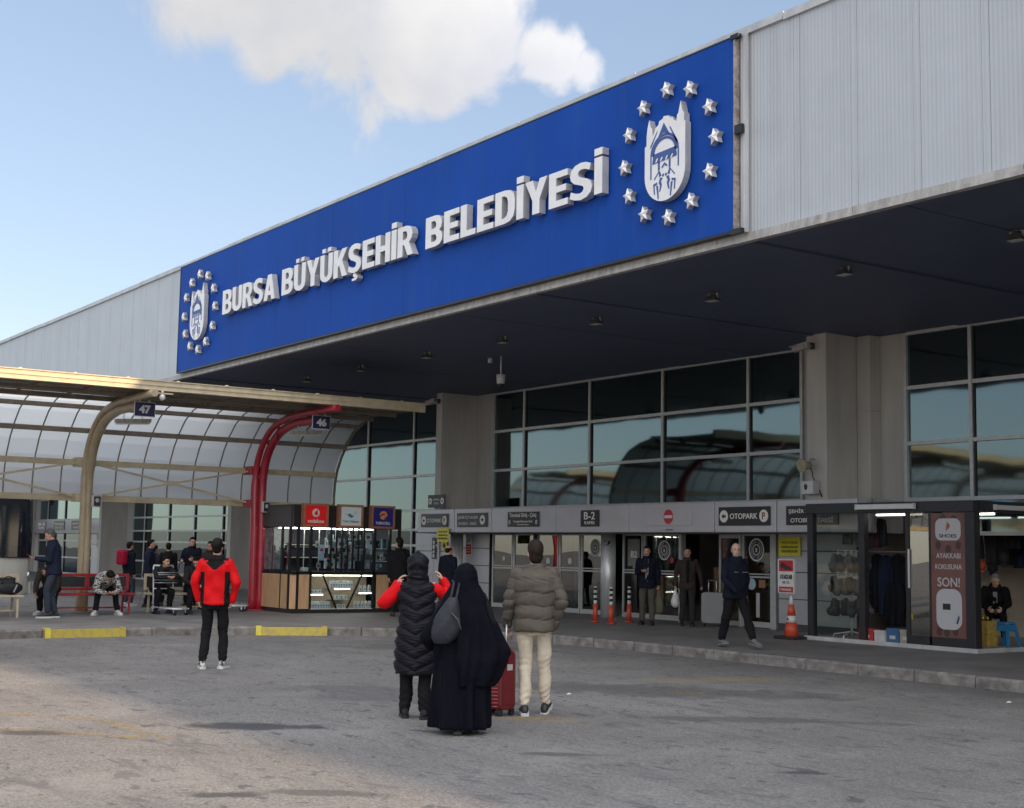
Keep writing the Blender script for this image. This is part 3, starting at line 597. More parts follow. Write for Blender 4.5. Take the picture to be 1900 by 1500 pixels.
def crest(cx,cz):
    W_=.47; SXc,SZc=.92,.84; cz=cz-.11
    # outline: shield with minarets (cx,cz = centre of the shield body)
    pts=[]
    for k in range(17):
        a=math.pi+math.pi*k/16; pts.append((W_*math.cos(a),-.25+.50*math.sin(a)))
    pts+=[(W_,.50),(.44,.53),(.44,.66),(.41,.68),(.36,.88),(.31,.68),(.28,.66),(.27,.55),(.20,.60),(.19,.64),(.11,.66),(.09,.70),(-.03,.72),(-.05,.68),(-.13,.66),(-.15,.60),(-.22,.56),(-.26,.46),(-.28,.42),(-.30,.58),(-.33,.60),(-.37,.74),(-.41,.60),(-.43,.46),(-.43,.30),(-W_,.28)]
    mb=MB(); mb.prism(pts,(cx,YB,cz),(SXc,0,0),(0,0,SZc),(0,-1,0),.03,.135); mb.v=[tuple(v) for v in mb.v]
    o=bs(mb,'crest',[m_white,m_whiteside]); o.data.update()
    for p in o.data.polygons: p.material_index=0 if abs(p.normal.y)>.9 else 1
    ink=MB()
    def pr(pl,d=.166): ink.prism(pl,(cx,YB,cz),(SXc,0,0),(0,0,SZc),(0,-1,0),.133,d-.025)
    def arcb(r0,r1,a0,a1,oz,ky=1,n=14):
        pl=[(r0*math.cos(a0+(a1-a0)*k/n),oz+ky*r0*math.sin(a0+(a1-a0)*k/n)) for k in range(n+1)]+[(r1*math.cos(a1+(a0-a1)*k/n),oz+ky*r1*math.sin(a1+(a0-a1)*k/n)) for k in range(n+1)]
        for i in range(n): pr([pl[i],pl[i+1],pl[2*n-i],pl[2*n+1-i]])
    pr([(-.16,.36),(-.02,.60),(.13,.36),(.07,.40),(-.02,.43),(-.09,.41)]); 
    pr([(-.33,.22),(-.18,.46),(-.17,.50),(-.33,.27)]); pr([(.30,.22),(.13,.50),(.11,.50),(.29,.16)])
    arcb(.33,.285,0,math.pi,.08,1.02); pr([(-.33,.08),(-.33,-.32),(-.305,-.32),(-.305,.08)]); pr([(.33,.08),(.33,-.22),(.305,-.22),(.305,.08)])
    arcb(.24,.285,0,math.pi,.08,.98)
    pr([(-.27,.0),(-.27,.10),(.27,.13),(.27,.03)]); pr([(-.28,-.07),(-.28,.0),(.28,.03),(.28,-.04)])
    for x in(-.13,.12): pr([(x-.02,-.20),(x-.02,-.06),(x+.02,-.05),(x+.02,-.19)])
    pr([(-.07,-.16),(0,-.09),(.07,-.15),(.05,-.17),(0,-.13),(-.05,-.18)])
    for sgn in(-1,1):
        for pl in ([(.04,-.35),(.10,-.33),(.13,-.42),(.10,-.47),(.12,-.58),(.09,-.56),(.06,-.46),(.08,-.40)],[(.17,-.40),(.26,-.42),(.24,-.60),(.22,-.60),(.23,-.45),(.17,-.44)],[(.15,-.46),(.19,-.46),(.15,-.70),(.13,-.69)],[(.07,-.30),(.12,-.20),(.14,-.21),(.12,-.32)],[(.12,-.20),(.24,-.33),(.23,-.35),(.13,-.23)]):
            q=[(x*sgn,z) for x,z in pl]; pr(q if sgn>0 else q[::-1])
        ink.ball((cx+.03*sgn,YB-.135,cz-.255),(.024,.008,.024),10,6)
    # window lights in the arcade band
    bs(ink,'crest_drawing',m_emblue)
    wl=MB()
    for x in(-.18,-.07,.05,.17): wl.prism([(x-.03,-.055),(x+.0,-.05),(x+.035,.015),(x+.0,.01)],(cx,YB,cz),(SXc,0,0),(0,0,SZc),(0,-1,0),.140,.144)
    bs(wl,'crest_window',m_white)
for cx_ in(-14.41,-31.6):
    for x,z in stars: star(x+(cx_+14.41),z)
    crest(cx_,7.37)
# ------------------------------------------------------------------ signs on the entrance band
ZB=2.415
def plate(name,label,cat,x,z,w,h,y,mt,lines=(),group=None,depth=.03,rnd=.0,parts=()):
    t=thing(name,label,cat,(x,y,z),0,group)
    p=MB().box(-w/2,w/2,-depth,0,-h/2,h/2).build('plate',mt,t,bevel=.004)
    for (s,dx,dz,tw,th,tm) in lines: text('lettering',s,(dx,-depth-.001,dz),*XF,tw,th,tm,t,depth=.004,bold=.012)
    return t
def disc_part(t,name,dx,dz,r,mt,y0,y1,n=24,rx=None):
    pts=[((rx or r)*math.cos(2*math.pi*k/n),r*math.sin(2*math.pi*k/n)) for k in range(n)]
    return MB().prism(pts,(dx,0,dz),(1,0,0),(0,0,1),(0,-1,0),y0,y1).build(name,mt,t)
def arrow(t,dx,dz,s,mt,y,dirx=-1):
    pts=[(-.5,0),(0,.38),(0,.16),(.45,.16),(.45,-.16),(0,-.16),(0,-.38)]; pts=[(px*s*(-dirx),pz*s) for px,pz in pts]
    if dirx>0: pts=pts[::-1]
    MB().prism(pts,(dx,0,dz),(1,0,0),(0,0,1),(0,-1,0),y,y+.004).build('arrow',mt,t)
YBf=YBAND-.003
m_redp=mat('parking_red',(.30,.06,.03),.5)
def otopark(x,w,h,label):
    t=plate('direction_sign',label,'sign',x,ZB,w,h,YBf,m_signd,[('OTOPARK',0.0,0,w*.54,h*.30,m_signt)],group='parking signs on the entrance band')
    r=h*.33
    disc_part(t,'arrow_disc',-w*.39,0,r,m_signt,.031,.034,rx=r*.97); arrow(t,-w*.39,0,r*1.1,m_signd,.035,-1)
    disc_part(t,'parking_disc',w*.39,0,r,m_signt,.031,.034,rx=r*.97); text('lettering','P',(w*.39,-.036,0),*XF,r*.7,r*1.15,m_redp,t,depth=.003,bold=.03)
    return t
otopark(-19.72,1.42,.37,'dark OTOPARK sign with parking disc above the right door with the old man')
otopark(-31.33,1.34,.355,'dark OTOPARK sign beside the yellow notice left of the first steel post')
t=plate('direction_sign','dark ŞEHİR İÇİ ULAŞIM sign on the entrance band between OTOPARK and terminal signs','sign',-29.51,ZB,1.38,.36,YBf,m_signd,[('ŞEHİR İÇİ ULAŞIM',-.18,.07,.92,.11,m_signt),('OTOBÜS - TAKSİ',-.20,-.08,.84,.09,m_signt)])
disc_part(t,'arrow_disc',.50,0,.12,m_signt,.031,.034); arrow(t,.50,0,.14,m_signd,.035,1)
t=plate('direction_sign','dark Terminal Giriş - Çıkış sign above the doors behind the puffer jacket man','sign',-27.25,ZB,1.30,.36,YBf,m_signd,[('Terminal Giriş - Çıkış',0,.09,1.12,.12,m_signt),('Terminal Entrance Exit',0,-.05,.80,.05,m_signt),('Terminal Kapısı',0,-.13,.5,.04,m_signt),('0',-.56,-.07,.07,.11,m_signt),('0',.56,-.07,.07,.11,m_signt)])
t=plate('door_number_sign','dark square B-2 KAPISI sign on the entrance band','sign',-24.64,ZB,.66,.37,YBf,m_signd,[('B-2',0,.06,.40,.17,m_signt),('KAPISI',0,-.10,.36,.07,m_signt)])
t=plate('no_entry_sign','grey plate with round red no entry symbol on the entrance band','sign',-21.95,ZB+.01,1.42,.38,YBf,m_panel)
disc_part(t,'no_entry_disc',0,.0,.155,mat('no_entry_red',(.50,.03,.04),.45),.031,.035,32,rx=.15); MB().box(-.125,.125,-.039,-.0355,-.03,.03).build('bar',m_whitep,t); text('lettering','GİRİLMEZ',(0,-.002,-.27),*XF,.26,.035,m_signd,t,bold=.01)
t=plate('direction_sign','dark ŞEHİR İÇİ OTOBÜS TAKSİ sign partly hidden by the shoe shop frame','sign',-17.93,ZB,1.30,.36,YBf,m_signd,[('ŞEHİR İÇİ ULAŞIM',-.0,.08,1.16,.11,m_signt),('OTOBÜS - TAKSİ',.0,-.08,1.06,.11,m_signt)])
for i,(x,w,s1,s2) in enumerate([(-72.6,1.7,'OTOPARK','P'),(-69.8,1.3,'B-3','KAPISI'),(-66.9,1.3,'B-3','KAPISI'),(-64.2,1.7,'Terminal','Giriş - Çıkış'),(-61.5,1.7,'ŞEHİR İÇİ','ULAŞIM')]):
    plate('direction_sign',['small dark sign at far left of the distant entrance band','small dark square sign second on the distant entrance band','small dark sign just left of the standing man with phone','small dark sign on distant band left of the cream pole','small dark sign on distant band right of the cream pole'][i],'sign',x,2.43,w,.42,YBf,m_signd,[(s1,0,.08,w*.8,.13,m_signt),(s2,0,-.10,w*.6,.10,m_signt)])
# yellow notices etc.
t=plate('notice_sign','yellow taxi rank notice on grey panels above the shoe poster and cone','sign',-19.64,1.83,.60,.38,YF-.045,m_yel,[('TAKSİ DURAĞI',0,.09,.46,.055,m_inkd),('TERMİNALİN ÖN',0,0,.46,.055,m_inkd),('TARAFINDADIR',0,-.09,.46,.055,m_inkd)],depth=.012)
t=plate('notice_sign','yellow taxi notice hanging under the left OTOPARK sign','sign',-30.85,2.03,.58,.36,YBAND-.04,m_yel,[('TAKSİ DURAĞI',0,.09,.46,.05,m_inkd),('TERMİNALİN ÖN',0,0,.46,.05,m_inkd),('TARAFINDADIR',0,-.09,.46,.05,m_inkd)],depth=.012)
t=plate('notice_sign','small square yellow notice just below the larger yellow taxi notice','sign',-32.7,1.76,.28,.26,YF-.045,m_yel,depth=.012); disc_part(t,'symbol',0,0,.07,m_inkd,.013,.016)
t=plate('toilet_sign','narrow black pictogram sign left of the small yellow notice','sign',-33.25,1.68,.20,.60,YF-.045,m_signd,depth=.012); disc_part(t,'symbol',0,.17,.05,m_signt,.013,.016); MB().box(-.045,.045,-.016,-.013,-.02,.1).build('symbol',m_signt,t); disc_part(t,'symbol',0,-.1,.045,m_signt,.013,.016); MB().box(-.045,.045,-.016,-.013,-.26,-.16).build('symbol',m_signt,t)
t=plate('warning_sign','white and red no smoking sign beside the first steel post','sign',-31.45,1.83,.29,.68,YF-.045,m_whitep,depth=.012)
disc_part(t,'symbol_ring',0,.16,.115,m_signd,.013,.015); disc_part(t,'symbol_field',0,.16,.095,m_whitep,.0155,.017); MB().obox((-.05,-.019,.22),(.04,-.019,.10),.003,.02).build('symbol',m_signd,t)
MB().box(-.12,.12,-.016,-.013,-.3,-.03).build('red_field',m_rednote,t)
for k,s_ in enumerate(('SİGARA','İÇMEK','YASAK')): text('lettering',s_,(0,-.017,-.09-k*.07),*XF,.15,.035,m_signt,t)
for x in(-62.2,-61.2): 
    t=plate('notice_sign','pale yellow paper notice on the distant panel wall '+('left' if x<-62 else 'right')+' of the pair','sign',x,1.75,.5,.6,YF-.03,mat('pale_notice',(.42,.42,.28),.6,nscale=6,namt=.2),depth=.01)
# ================================================================== BAY CANOPY
PY=[13.9,9.77,5.64,1.51,-2.62,-6.75]
CY0,CY1=-10.,16.17
CN=thing('bus_canopy','curved bus bay canopy of pale sheets on cream and red tube posts over the platform','canopy',(-30.4,CY1,0))
def cn(mb,name,mt,parent=None,bevel=0):
    l=CN.location; mb.v=[(x-l.x,y-l.y,z-l.z) for x,y,z in mb.v]; return mb.build(name,mt,parent or CN,bevel)
prof=[(-31.02,2.66),(-31.02,3.0),(-30.98,3.3),(-30.88,3.6),(-30.68,3.92),(-30.40,4.22),(-30.05,4.50),(-29.6,4.70),(-29.1,4.80)]
y=CY1
while y>CY0:
    y2=y-.62
    mb=MB(); mb.loft([[(x,y-.012,z),(x,y2+.012,z),(x+.006,y2+.012,z+.012),(x+.006,y-.012,z+.012)] for x,z in prof],smooth=False)
    cn(mb,'roof_sheet',m_poly)
    mb=MB(); mb.tube([(x+.015,y2,z) for x,z in prof],.017,6); 
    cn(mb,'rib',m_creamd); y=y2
mb=MB(); mb.loft([[(x+.0,CY1+.005,z),(x+.06,CY1+.005,z-.02),(x+.06,CY1+.05,z-.02),(x,CY1+.05,z)] for x,z in prof],smooth=False); cn(mb,'end_trim',m_creamd)
# flat outer roof, underside weathered
mb=MB(); yy=CY1
while yy>CY0:
    mb.box(-29.2,-26.72,yy-1.03,yy-.01,4.83,4.86); mb.box(-29.2,-26.72,yy-.06,yy-.02,4.80,4.829); yy-=1.04
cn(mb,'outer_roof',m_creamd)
# purlins
for (x,z,h) in((-30.86,3.46,.13),(-30.33,4.14,.11),(-29.66,4.60,.10),(-29.0,4.74,.10),(-27.9,4.76,.08)):
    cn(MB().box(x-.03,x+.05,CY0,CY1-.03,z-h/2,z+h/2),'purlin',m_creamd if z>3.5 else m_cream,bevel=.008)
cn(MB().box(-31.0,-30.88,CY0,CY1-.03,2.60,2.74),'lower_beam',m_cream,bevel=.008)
mb=MB(); mb.box(-26.72,-26.62,CY0,CY1,4.76,4.93); mb.box(-26.619,-26.60,CY0,CY1,4.835,4.86); mb.box(-26.73,-26.595,CY0,CY1,4.931,4.95); mb.box(-26.73,-26.60,CY0,CY1,4.745,4.758)
cn(mb,'edge_beam',m_cream)
for k in range(24):
    cn(MB().ball((-26.66,CY1-.6-k*1.05,4.955),(.03,.05,.025),8,5),'bolt_cap',m_cream)
def arc_pts(pts,n=5):
    # catmull-rom through (x,z)
    P=[pts[0]]+pts+[pts[-1]]; o=[]
    for i in range(1,len(P)-2):
        for k in range(n):
            t=k/n; a,b,c,d=[np.array(q,float) for q in P[i-1:i+3]]
            o.append(tuple(.5*((2*b)+(-a+c)*t+(2*a-5*b+4*c-d)*t*t+(-a+3*b-3*c+d)*t**3)))
    o.append(tuple(pts[-1])); return o
for i,y in enumerate(PY):
    mt=m_red if i==0 else m_pole
    A=arc_pts([(-30.42,PZ),(-30.44,2.0),(-30.47,3.3),(-30.22,3.95),(-29.62,4.42),(-28.7,4.62),(-27.4,4.66),(-26.36,4.66)])
    Bp=arc_pts([(-30.40,PZ),(-30.42,2.0),(-30.43,3.2),(-30.18,3.86),(-29.6,4.30),(-28.8,4.48),(-28.1,4.50),(-27.56,4.50)])
    po=cn(MB().tube([(x,y-(.085 if i==0 else .045),z) for x,z in A],[(.098 if i==0 else .085) if z<3.3 else .075 for x,z in A],14),'post',mt)
    cn(MB().tube([(x,y+(.085 if i==0 else .045),z) for x,z in Bp],[(.098 if i==0 else .085) if z<3.3 else .10 for x,z in Bp],14),'post_arm',mt,po)
    mb=MB(); mb.box(-30.92,-30.5,y-.2,y+.2,3.36,3.56); cn(mb,'bracket',mt if i==0 else m_cream,po,bevel=.01)
    cn(MB().box(-30.92,-30.5,y-.2,y+.2,2.58,2.76),'bracket',mt if i==0 else m_cream,po,bevel=.01)
    cn(MB().cyl(-30.40,y,PZ,PZ+.03,.24,seg=20),'foot_plate',mt,po)
    cn(MB().obox((-29.6,y,4.1),(-29.45,y,4.45),.06,.03),'spacer',mt,po)
for a,b in zip(PY[1:],PY[:-1]):
    for k,(za,zb,xo) in enumerate(((3.44,2.70,0),(2.70,3.44,.035))):
        cn(MB().obox((-30.72+xo,a+.2,za),(-30.72+xo,b-.2,zb),.03,.045),'brace',m_cream)
    cn(MB().box(-30.73,-30.64,(a+b)/2-.13,(a+b)/2+.13,3.01,3.13),'brace_plate',m_cream,bevel=.005)
m_navyb=mat('bay_sign_blue',(.018,.022,.09),.4,nscale=6,namt=.08)
for n,y,lab in(('46',13.79,'dark blue number 46 plate on the red canopy post arm'),('47',9.73,'dark blue number 47 plate on the cream canopy post arm')):
    t=thing('bay_sign',lab,'sign',(-27.5,y+.215,4.43),0,'bay number signs'); 
    MB().box(-.02,0,-.225,.225,-.155,.155).build('border',m_whitep,t,bevel=.004); MB().box(.001,.006,-.21,.21,-.14,.14).build('plate',m_navyb,t)
    text('lettering',n,(.007,0,0),*XK,.25,.175,m_whitep,t,bold=.05,depth=.004)
    for q in(-.1,.1): MB().box(-.06,-.02,q-.02,q+.02,-.02,.2).build('clamp',m_silver,t)
    # strip lamp below the arm
    t=thing('strip_lamp','grey strip lamp hanging under the post arm beside number '+n,'lamp',(-28.5,y+.33,4.2),0,'strip lamps under the canopy'); t.rotation_euler=(0,-.0,0)
    mb=MB(); mb.loft([[(-.07,-.38,.08),(.07,-.38,.08),(.05,-.38,0),(-.05,-.38,0)],[(-.07,.38,.13),(.07,.38,.13),(.05,.38,.05),(-.05,.38,.05)]],smooth=False); mb.build('housing',m_trimd,t)
    mb=MB(); mb.loft([[(-.045,-.36,-.002),(.045,-.36,-.002),(.03,-.36,-.035),(-.03,-.36,-.035)],[(-.045,.36,.046),(.045,.36,.046),(.03,.36,.012),(-.03,.36,.012)]],smooth=False); mb.build('diffuser',m_tubeoff,t)
    for q in(-.2,.2): MB().tube([(0,q,.09+q*.06),(0,q,.22)],.01,6).build('hanger',m_silver,t)
    # little box on the post
    t=thing('clock_box','small dark box with white rim fixed to the '+('red' if n=='46' else 'cream')+' post','box',(-30.15,y+.18,2.585),0,'small boxes on the canopy posts')
    MB().box(-.09,.03,-.10,.10,-.13,.13).build('housing',m_trim,t,bevel=.01); MB().box(.031,.036,-.075,.075,-.105,.105).build('face',m_signd,t)
    mb=MB(); mb.ball((.037,0,.02),(.004,.045,.05),12,6); mb.build('dial',m_trim,t)
t=thing('globe_lamp','small white globe lamp on a short bar under the canopy edge beam','lamp',(-26.55,9.95,4.62)); MB().ball((0,0,-.02),(.062,.062,.066),16,10).build('globe',m_whitep,t); MB().box(-.02,.02,-.24,.22,.05,.075).build('bar',m_cream,t); MB().cyl(0,0,.03,.12,.025).build('stem',m_cream,t)
# ================================================================== SOFFIT FITTINGS
def flood():
    t=thing('flood_lamp','x','lamp',(0,0,0),0,'floodlights under the soffit')
    MB().cyl(0,0,-.05,0,.10,seg=14).build('base',m_darkgrey,t)
    mb=MB(); mb.obox((-.16,0,-.04),(-.16,0,-.17),.02,.05); mb.obox((.16,0,-.04),(.16,0,-.17),.02,.05); mb.box(-.17,.17,-.025,.025,-.05,-.035); mb.build('bracket',m_trimd,t)
    mb=MB(); mb.loft([[(-.14,-.10,-.10),(.14,-.10,-.10),(.14,.10,-.13),(-.14,.10,-.13)],[(-.20,-.16,-.22),(.20,-.16,-.22),(.20,.14,-.24),(-.20,.14,-.24)]],smooth=False); mb.build('housing',m_darkgrey,t)
    MB().box(-.18,.18,-.14,.12,-.252,-.243).build('lens',m_trim,t)
    return t
fl=flood(); labs=['floodlight under the soffit nearest the right edge of the picture','second floodlight from the right under the soffit','third floodlight from the right under the soffit','fourth floodlight from the right under the soffit','floodlight under the soffit just above the dome camera','floodlight under the soffit left of the dome camera','third floodlight from the left under the soffit','leftmost floodlight of the soffit row above the canopy']
labs=['floodlight nearest the right edge of the dark soffit','second floodlight from the right under the dark soffit','third floodlight from the right under the dark soffit','fourth floodlight from the right under the dark soffit','floodlight under the soffit left of and above the dome camera','sixth floodlight from the right, well left of the dome camera','second floodlight from the left, above the canopy end','leftmost floodlight of the soffit row']
for i,x in enumerate((-10.45,-13.3,-16.05,-19.05,-22.0,-24.85,-27.75,-30.5)):
    o=fl if i==0 else copy_tree(fl); o.scale=(.55,.55,.6); o.location=(x,15.1,ZS-.005); o['label']=labs[i]; o.rotation_euler.z=random.uniform(-.2,.2)
t=thing('dome_camera','white dome security camera hanging on a rod from the soffit','camera',(-24.35,16.68,ZS)); MB().cyl(0,0,-.42,0,.018,seg=10).build('rod',m_whitep,t); MB().cyl(0,0,-.62,-.42,.085,.10).build('housing',m_whitep,t); MB().ball((0,0,-.63),(.075,.075,.09),16,10).build('dome',m_black,t); MB().cyl(-.42,0,-.12,0,.05).build('junction_box',m_whitep,t)
for (x,y,z,lab) in((-31.35,19.38,5.62,'small grey bullet camera at the top of the left pier'),(-17.95,19.38,5.62,'small grey bullet camera at the top of the right pier')):
    t=thing('bullet_camera',lab,'camera',(x,y,z),0,'bullet cameras on the piers'); MB().box(-.03,.03,.04,.12,-.06,.06).build('mount',m_darkgrey,t); MB().tube([(0,.05,0),(-.08,-.05,0)],.02,8).build('arm',m_trimd,t)
    MB().obox((.06,-.08,.0),(-.30,-.12,-.06),.10,.10).build('housing',m_trimd,t,bevel=.01); MB().obox((-.30,-.12,-.06),(-.315,-.122,-.063),.07,.07).build('lens',m_black,t); MB().obox((.08,-.08,.06),(-.36,-.125,-.005),.13,.012).build('sunshade',m_trim,t)
t=thing('horn_speaker','beige horn speaker with hanging cable on the right pier','speaker',(-17.95,19.38,3.35)); MB().tube([(.0,.12,.12),(0,0,.12),(0,-.05,.05)],.015,8).build('bracket',m_trimd,t)
mb=MB(); mb.tube([(-.02,.0,.0),(-.03,-.10,-.0),(-.04,-.2,-.01)],[.07,.08,.13],14); mb.build('horn',mat('beige_horn',(.36,.31,.20),.5,nscale=9,namt=.2),t); MB().tube([(0,0,-.03),(.03,.03,-.14),(.02,.05,-.22),(.12,.08,-.40),(.20,.10,-.60)],.010,6).build('cable',m_black,t)
t=thing('wall_speaker','small white box speaker on the ledge of the right pier','speaker',(-17.95,19.42,2.80)); MB().box(-.15,.15,-.14,.08,0,.26).build('housing',m_trim,t,bevel=.02); MB().ball((-.02,-.142,.14),(.045,.01,.06),14,6).build('cone',m_signd,t)
t=thing('direction_sign','small dark two-arrow sign projecting from the left pier','sign',(-31.3,19.45,2.93)); MB().box(-.42,.42,-.03,0,-.17,.17).build('plate',m_darkgrey,t,bevel=.004)
for dx in(-.30,.30): disc_part(t,'arrow_disc',dx,0,.085,m_signt,.031,.034); arrow(t,dx,0,.10,m_signd,.035,-1 if dx<0 else 1)
text('lettering','TERMİNAL',(0,-.031,.05),*XF,.34,.07,m_signt,t); text('lettering','ÇIKIŞ',(0,-.031,-.06),*XF,.24,.07,m_signt,t)
# ledge carrying the speaker
# ================================================================== PHONE KIOSK
KX,KY=-28.7,14.0
m_led=mat('led_strip',(.9,.85,.7),.4,emit=(1,.93,.82),estr=14)
K=thing('phone_kiosk','phone shop kiosk with black frame, wood panels and lit glass display','kiosk',(KX,KY,PZ))
def kk(mb,name,mt,parent=None,bevel=0): return mb.build(name,mt,parent or K,bevel)
# local: x from -1.75 (back) to 0 (front face), y 0..2.6 ; z from the pavement
zc=.92; zt=1.96; zz=2.45
kk(B(-1.72,-.02,.02,2.58,.0,.09),'plinth',m_signd)
kk(B(-1.75,0,0,2.84,zt,zz),'fascia',m_black); kk(B(-.06,0,2.78,2.84,0,zt),'frame_post',m_black); kk(B(-.04,0,2.58,2.78,.02,zc),'end_panel',m_signd); kk(B(-1.76,-.14,-.012,-.002,zt+.02,zz-.01),'side_fascia',m_darkgrey)
kk(B(-1.72,0,.0,2.6,zz+.002,zz+.03),'roof',m_signd)
# posts
for x,y in((-1.72,.03),(-.62,.03),(-.16,.0),(-.03,.14),(-.03,.46),(-.03,1.50+.63),(-.03,2.55),(-1.72,2.57)):
    kk(B(x-.03,x+.03,y-.03,y+.03,.09,zt),'frame_post',m_black)
for y in (.98,1.12,1.26,1.41,1.55,1.7,1.85): kk(B(-.04,-.01,y-.02,y+.02,zc+.03,zt),'frame_post',m_black)
kk(B(-1.72,.0,-.0,2.6,zc-.035,zc+.025),'counter',m_black)
# wood panels
for (x0,x1) in((-1.68,-.66),(-.58,-.2)): kk(B(x0,x1,-.005,.02,.1,zc-.04),'wood_panel',m_wood)
mb=MB(); mb.prism([(0,0),(.17,0),(.17,.78),(0,.78)],(-.155,.0,.1),(.707,.707,0),(0,0,1),(.707,-.707,0),0,.015); kk(mb,'wood_panel',m_wood)
kk(B(-.02,.006,.17,.43,.1,zc-.04),'wood_panel',m_wood); kk(B(-.02,.006,2.20,2.52,.1,zc-.04),'wood_panel',m_wood)
# V-shelf display
m_sand=mat('shelf_back',(.42,.32,.22),.6,nscale=3,namt=.1); m_shelf=mat('white_shelf',(.62,.60,.56),.4)
kk(B(-.40,-.38,.46,2.13,.1,zc-.04),'display_back',m_sand); kk(B(-.38,-.0,.47,2.10,.085,.10),'shelf',m_shelf)
kk(MB().obox((-.012,.78,zc-.04),(-.012,1.15,.10),.03,.035),'shelf_divider',m_black); kk(MB().obox((-.012,1.80,zc-.04),(-.012,1.43,.10),.03,.035),'shelf_divider',m_black)
sh=[(.49,.82,.44),(.98,1.60,.575),(1.08,1.50,.31),(1.72,2.09,.47)]
for a,b,z in sh: kk(B(-.36,-.03,a,b,z-.014,z),'shelf',m_shelf)
kk(B(.0,.006,.49,2.1,.11,zc-.05),'display_pane',g_kiosk)
for a,b,z in((.52,2.08,zc-.055),(.5,.8,.42),(1.75,2.07,.45),(1.1,1.5,.55)): kk(B(-.03,-.018,a,b,z-.010,z),'led_strip',m_led)
for x,a,b in((-.5,.2,2.4),(-1.2,.2,2.4)): kk(B(x-.02,x+.02,a,b,zt-.02,zt-.005),'led_strip',m_led)  # ceiling strips added to brighten the kiosk interior
# goods on the shelves
def pack(round_top=True,w=.056,h=.115):
    mb=MB(); mb.box(-.03,.03,-w/2,w/2,0,h*.7)
    if round_top:
        n=8; pts=[(w/2*math.cos(math.pi*k/n),h*.7+h*.3*math.sin(math.pi*k/n)) for k in range(n+1)]; mb.prism(pts,(0,0,0),(0,1,0),(0,0,1),(1,0,0),-.028,.028)
    mb.box(.0302,.032,-.012,.012,h*.3,h*.52,mi=1); mb.box(.0302,.032,-.018,.018,h*.08,h*.12,mi=1)
    return mb.mesh('boxed_gadget',[m_whitep,m_signd])
pk1=pack(True,.062,.17); pk2=pack(False,.085,.14)
def put(mesh,name,lab,cat,grp,loc,rz=0,sc=1):
    o=bpy.data.objects.new(name,mesh); COL.objects.link(o); o.location=loc; o.rotation_euler.z=rz; o.scale=(sc,sc,sc) if not hasattr(sc,'__len__') else sc; return tag(o,lab,cat,grp)
def row(mesh,y0,y1,n,z,lab,grp,x=-.075):
    for k in range(n):
        put(mesh,'boxed_gadget',lab,'boxed gadget',grp,(KX+x+random.uniform(-.004,.004),KY+y0+(y1-y0)*k/max(1,n-1),PZ+z+.001),random.uniform(-.05,.05))
row(pk1,1.03,1.56,9,.575,'white packaged gadget in the long row on the upper middle kiosk shelf','white gadgets, upper middle shelf')
row(pk2,1.19,1.41,3,.31,'white boxed gadget on the lower middle shelf inside the V frame','white gadgets, lower middle shelf')
row(pk2,.53,.73,3,.44,'white boxed gadget with dark label on the upper left kiosk shelf','white gadgets, upper left shelf')
row(pk1,1.80,2.04,3,.47,'white packaged gadget on the upper right kiosk shelf','white gadgets, upper right shelf')
row(pk1,.51,.98,8,.10,'white packaged gadget along the bottom left of the kiosk display','white gadgets, bottom left')
row(pk1,1.68,2.06,5,.10,'white packaged gadget along the bottom right of the kiosk display','white gadgets, bottom right')
row(pk2,1.24,1.36,2,.10,'white boxed gadget at the bottom of the V frame','white gadgets, bottom middle')
# upper glass and interior shelving
for (a,b) in((.17,.43),(.49,2.10),(2.16,2.52)): kk(B(-.016,-.010,a,b,zc+.03,zt-.002),'upper_pane',g_kiosk)
for (a,b) in((-1.69,-.65),(-.59,-.19)): kk(B(a,b,.02,.026,zc+.03,zt-.002),'upper_pane',g_kiosk)
kk(B(-1.70,-1.68,.06,2.56,.1,zt),'back_wall',m_innerd)
kk(B(-1.70,-.06,2.56,2.575,.1,zt),'end_wall',m_innerd)
for z in(1.25,1.55): 
    kk(B(-1.66,-1.40,.3,2.5,z,z+.015),'inner_shelf',m_shelf); kk(B(-.30,-.06,2.20,2.50,z-.06,z-.045),'inner_shelf',m_shelf)
kk(B(-.34,-.10,.20,.45,1.50,1.515),'inner_shelf',m_shelf)
for y in(.9,1.3,1.75,2.1): kk(B(-1.3,-1.28,y,y+.02,zc,zt),'inner_frame',m_shelf)
gcols=[mat('goods_%s'%n,c,.45,nscale=8,namt=.25) for n,c in(('grey',(.30,.30,.30)),('white',(.6,.6,.58)),('pale_blue',(.30,.42,.52)),('dark',(.05,.05,.06)),('red',(.4,.05,.05)))]
rr=random.Random(3)
def goods(n,xs,ys,zl,lab,grp):
    for k in range(n):
        m=MB(); w=rr.uniform(.07,.16); h=rr.uniform(.12,.24); m.box(-.01,.012,-w/2,w/2,0,h); m.box(.0125,.014,-w*.28,w*.28,h*.25,h*.6,mi=1)
        o=m.build('hanging_pack',[gcols[rr.choice([0,0,1,1,2,3])],gcols[rr.choice([0,3,3,4,2])]],None,bevel=.004); o.location=(KX+rr.choice(xs),KY+rr.uniform(*ys),PZ+rr.choice(zl)); tag(o,lab,'accessory pack',grp)
goods(60,[-.12,-.14,-.62],(.92,2.05),[1.02,1.20,1.36,1.5,1.68],'small pale accessory pack hanging behind the middle kiosk glass','accessory packs behind the kiosk glass')
goods(10,[-.10,-.12],(2.24,2.46),[1.0,1.2,1.51,1.6],'small accessory pack behind the right end kiosk pane','accessory packs in the right kiosk pane')
m=MB(); m.box(-.08,.08,-.07,.09,0,.09); o=m.build('calculator',m_whitep,None,bevel=.02); o.location=(KX-.14,KY+.36,PZ+zc+.03); tag(o,'cream rounded till machine on the kiosk counter by the corner','till')
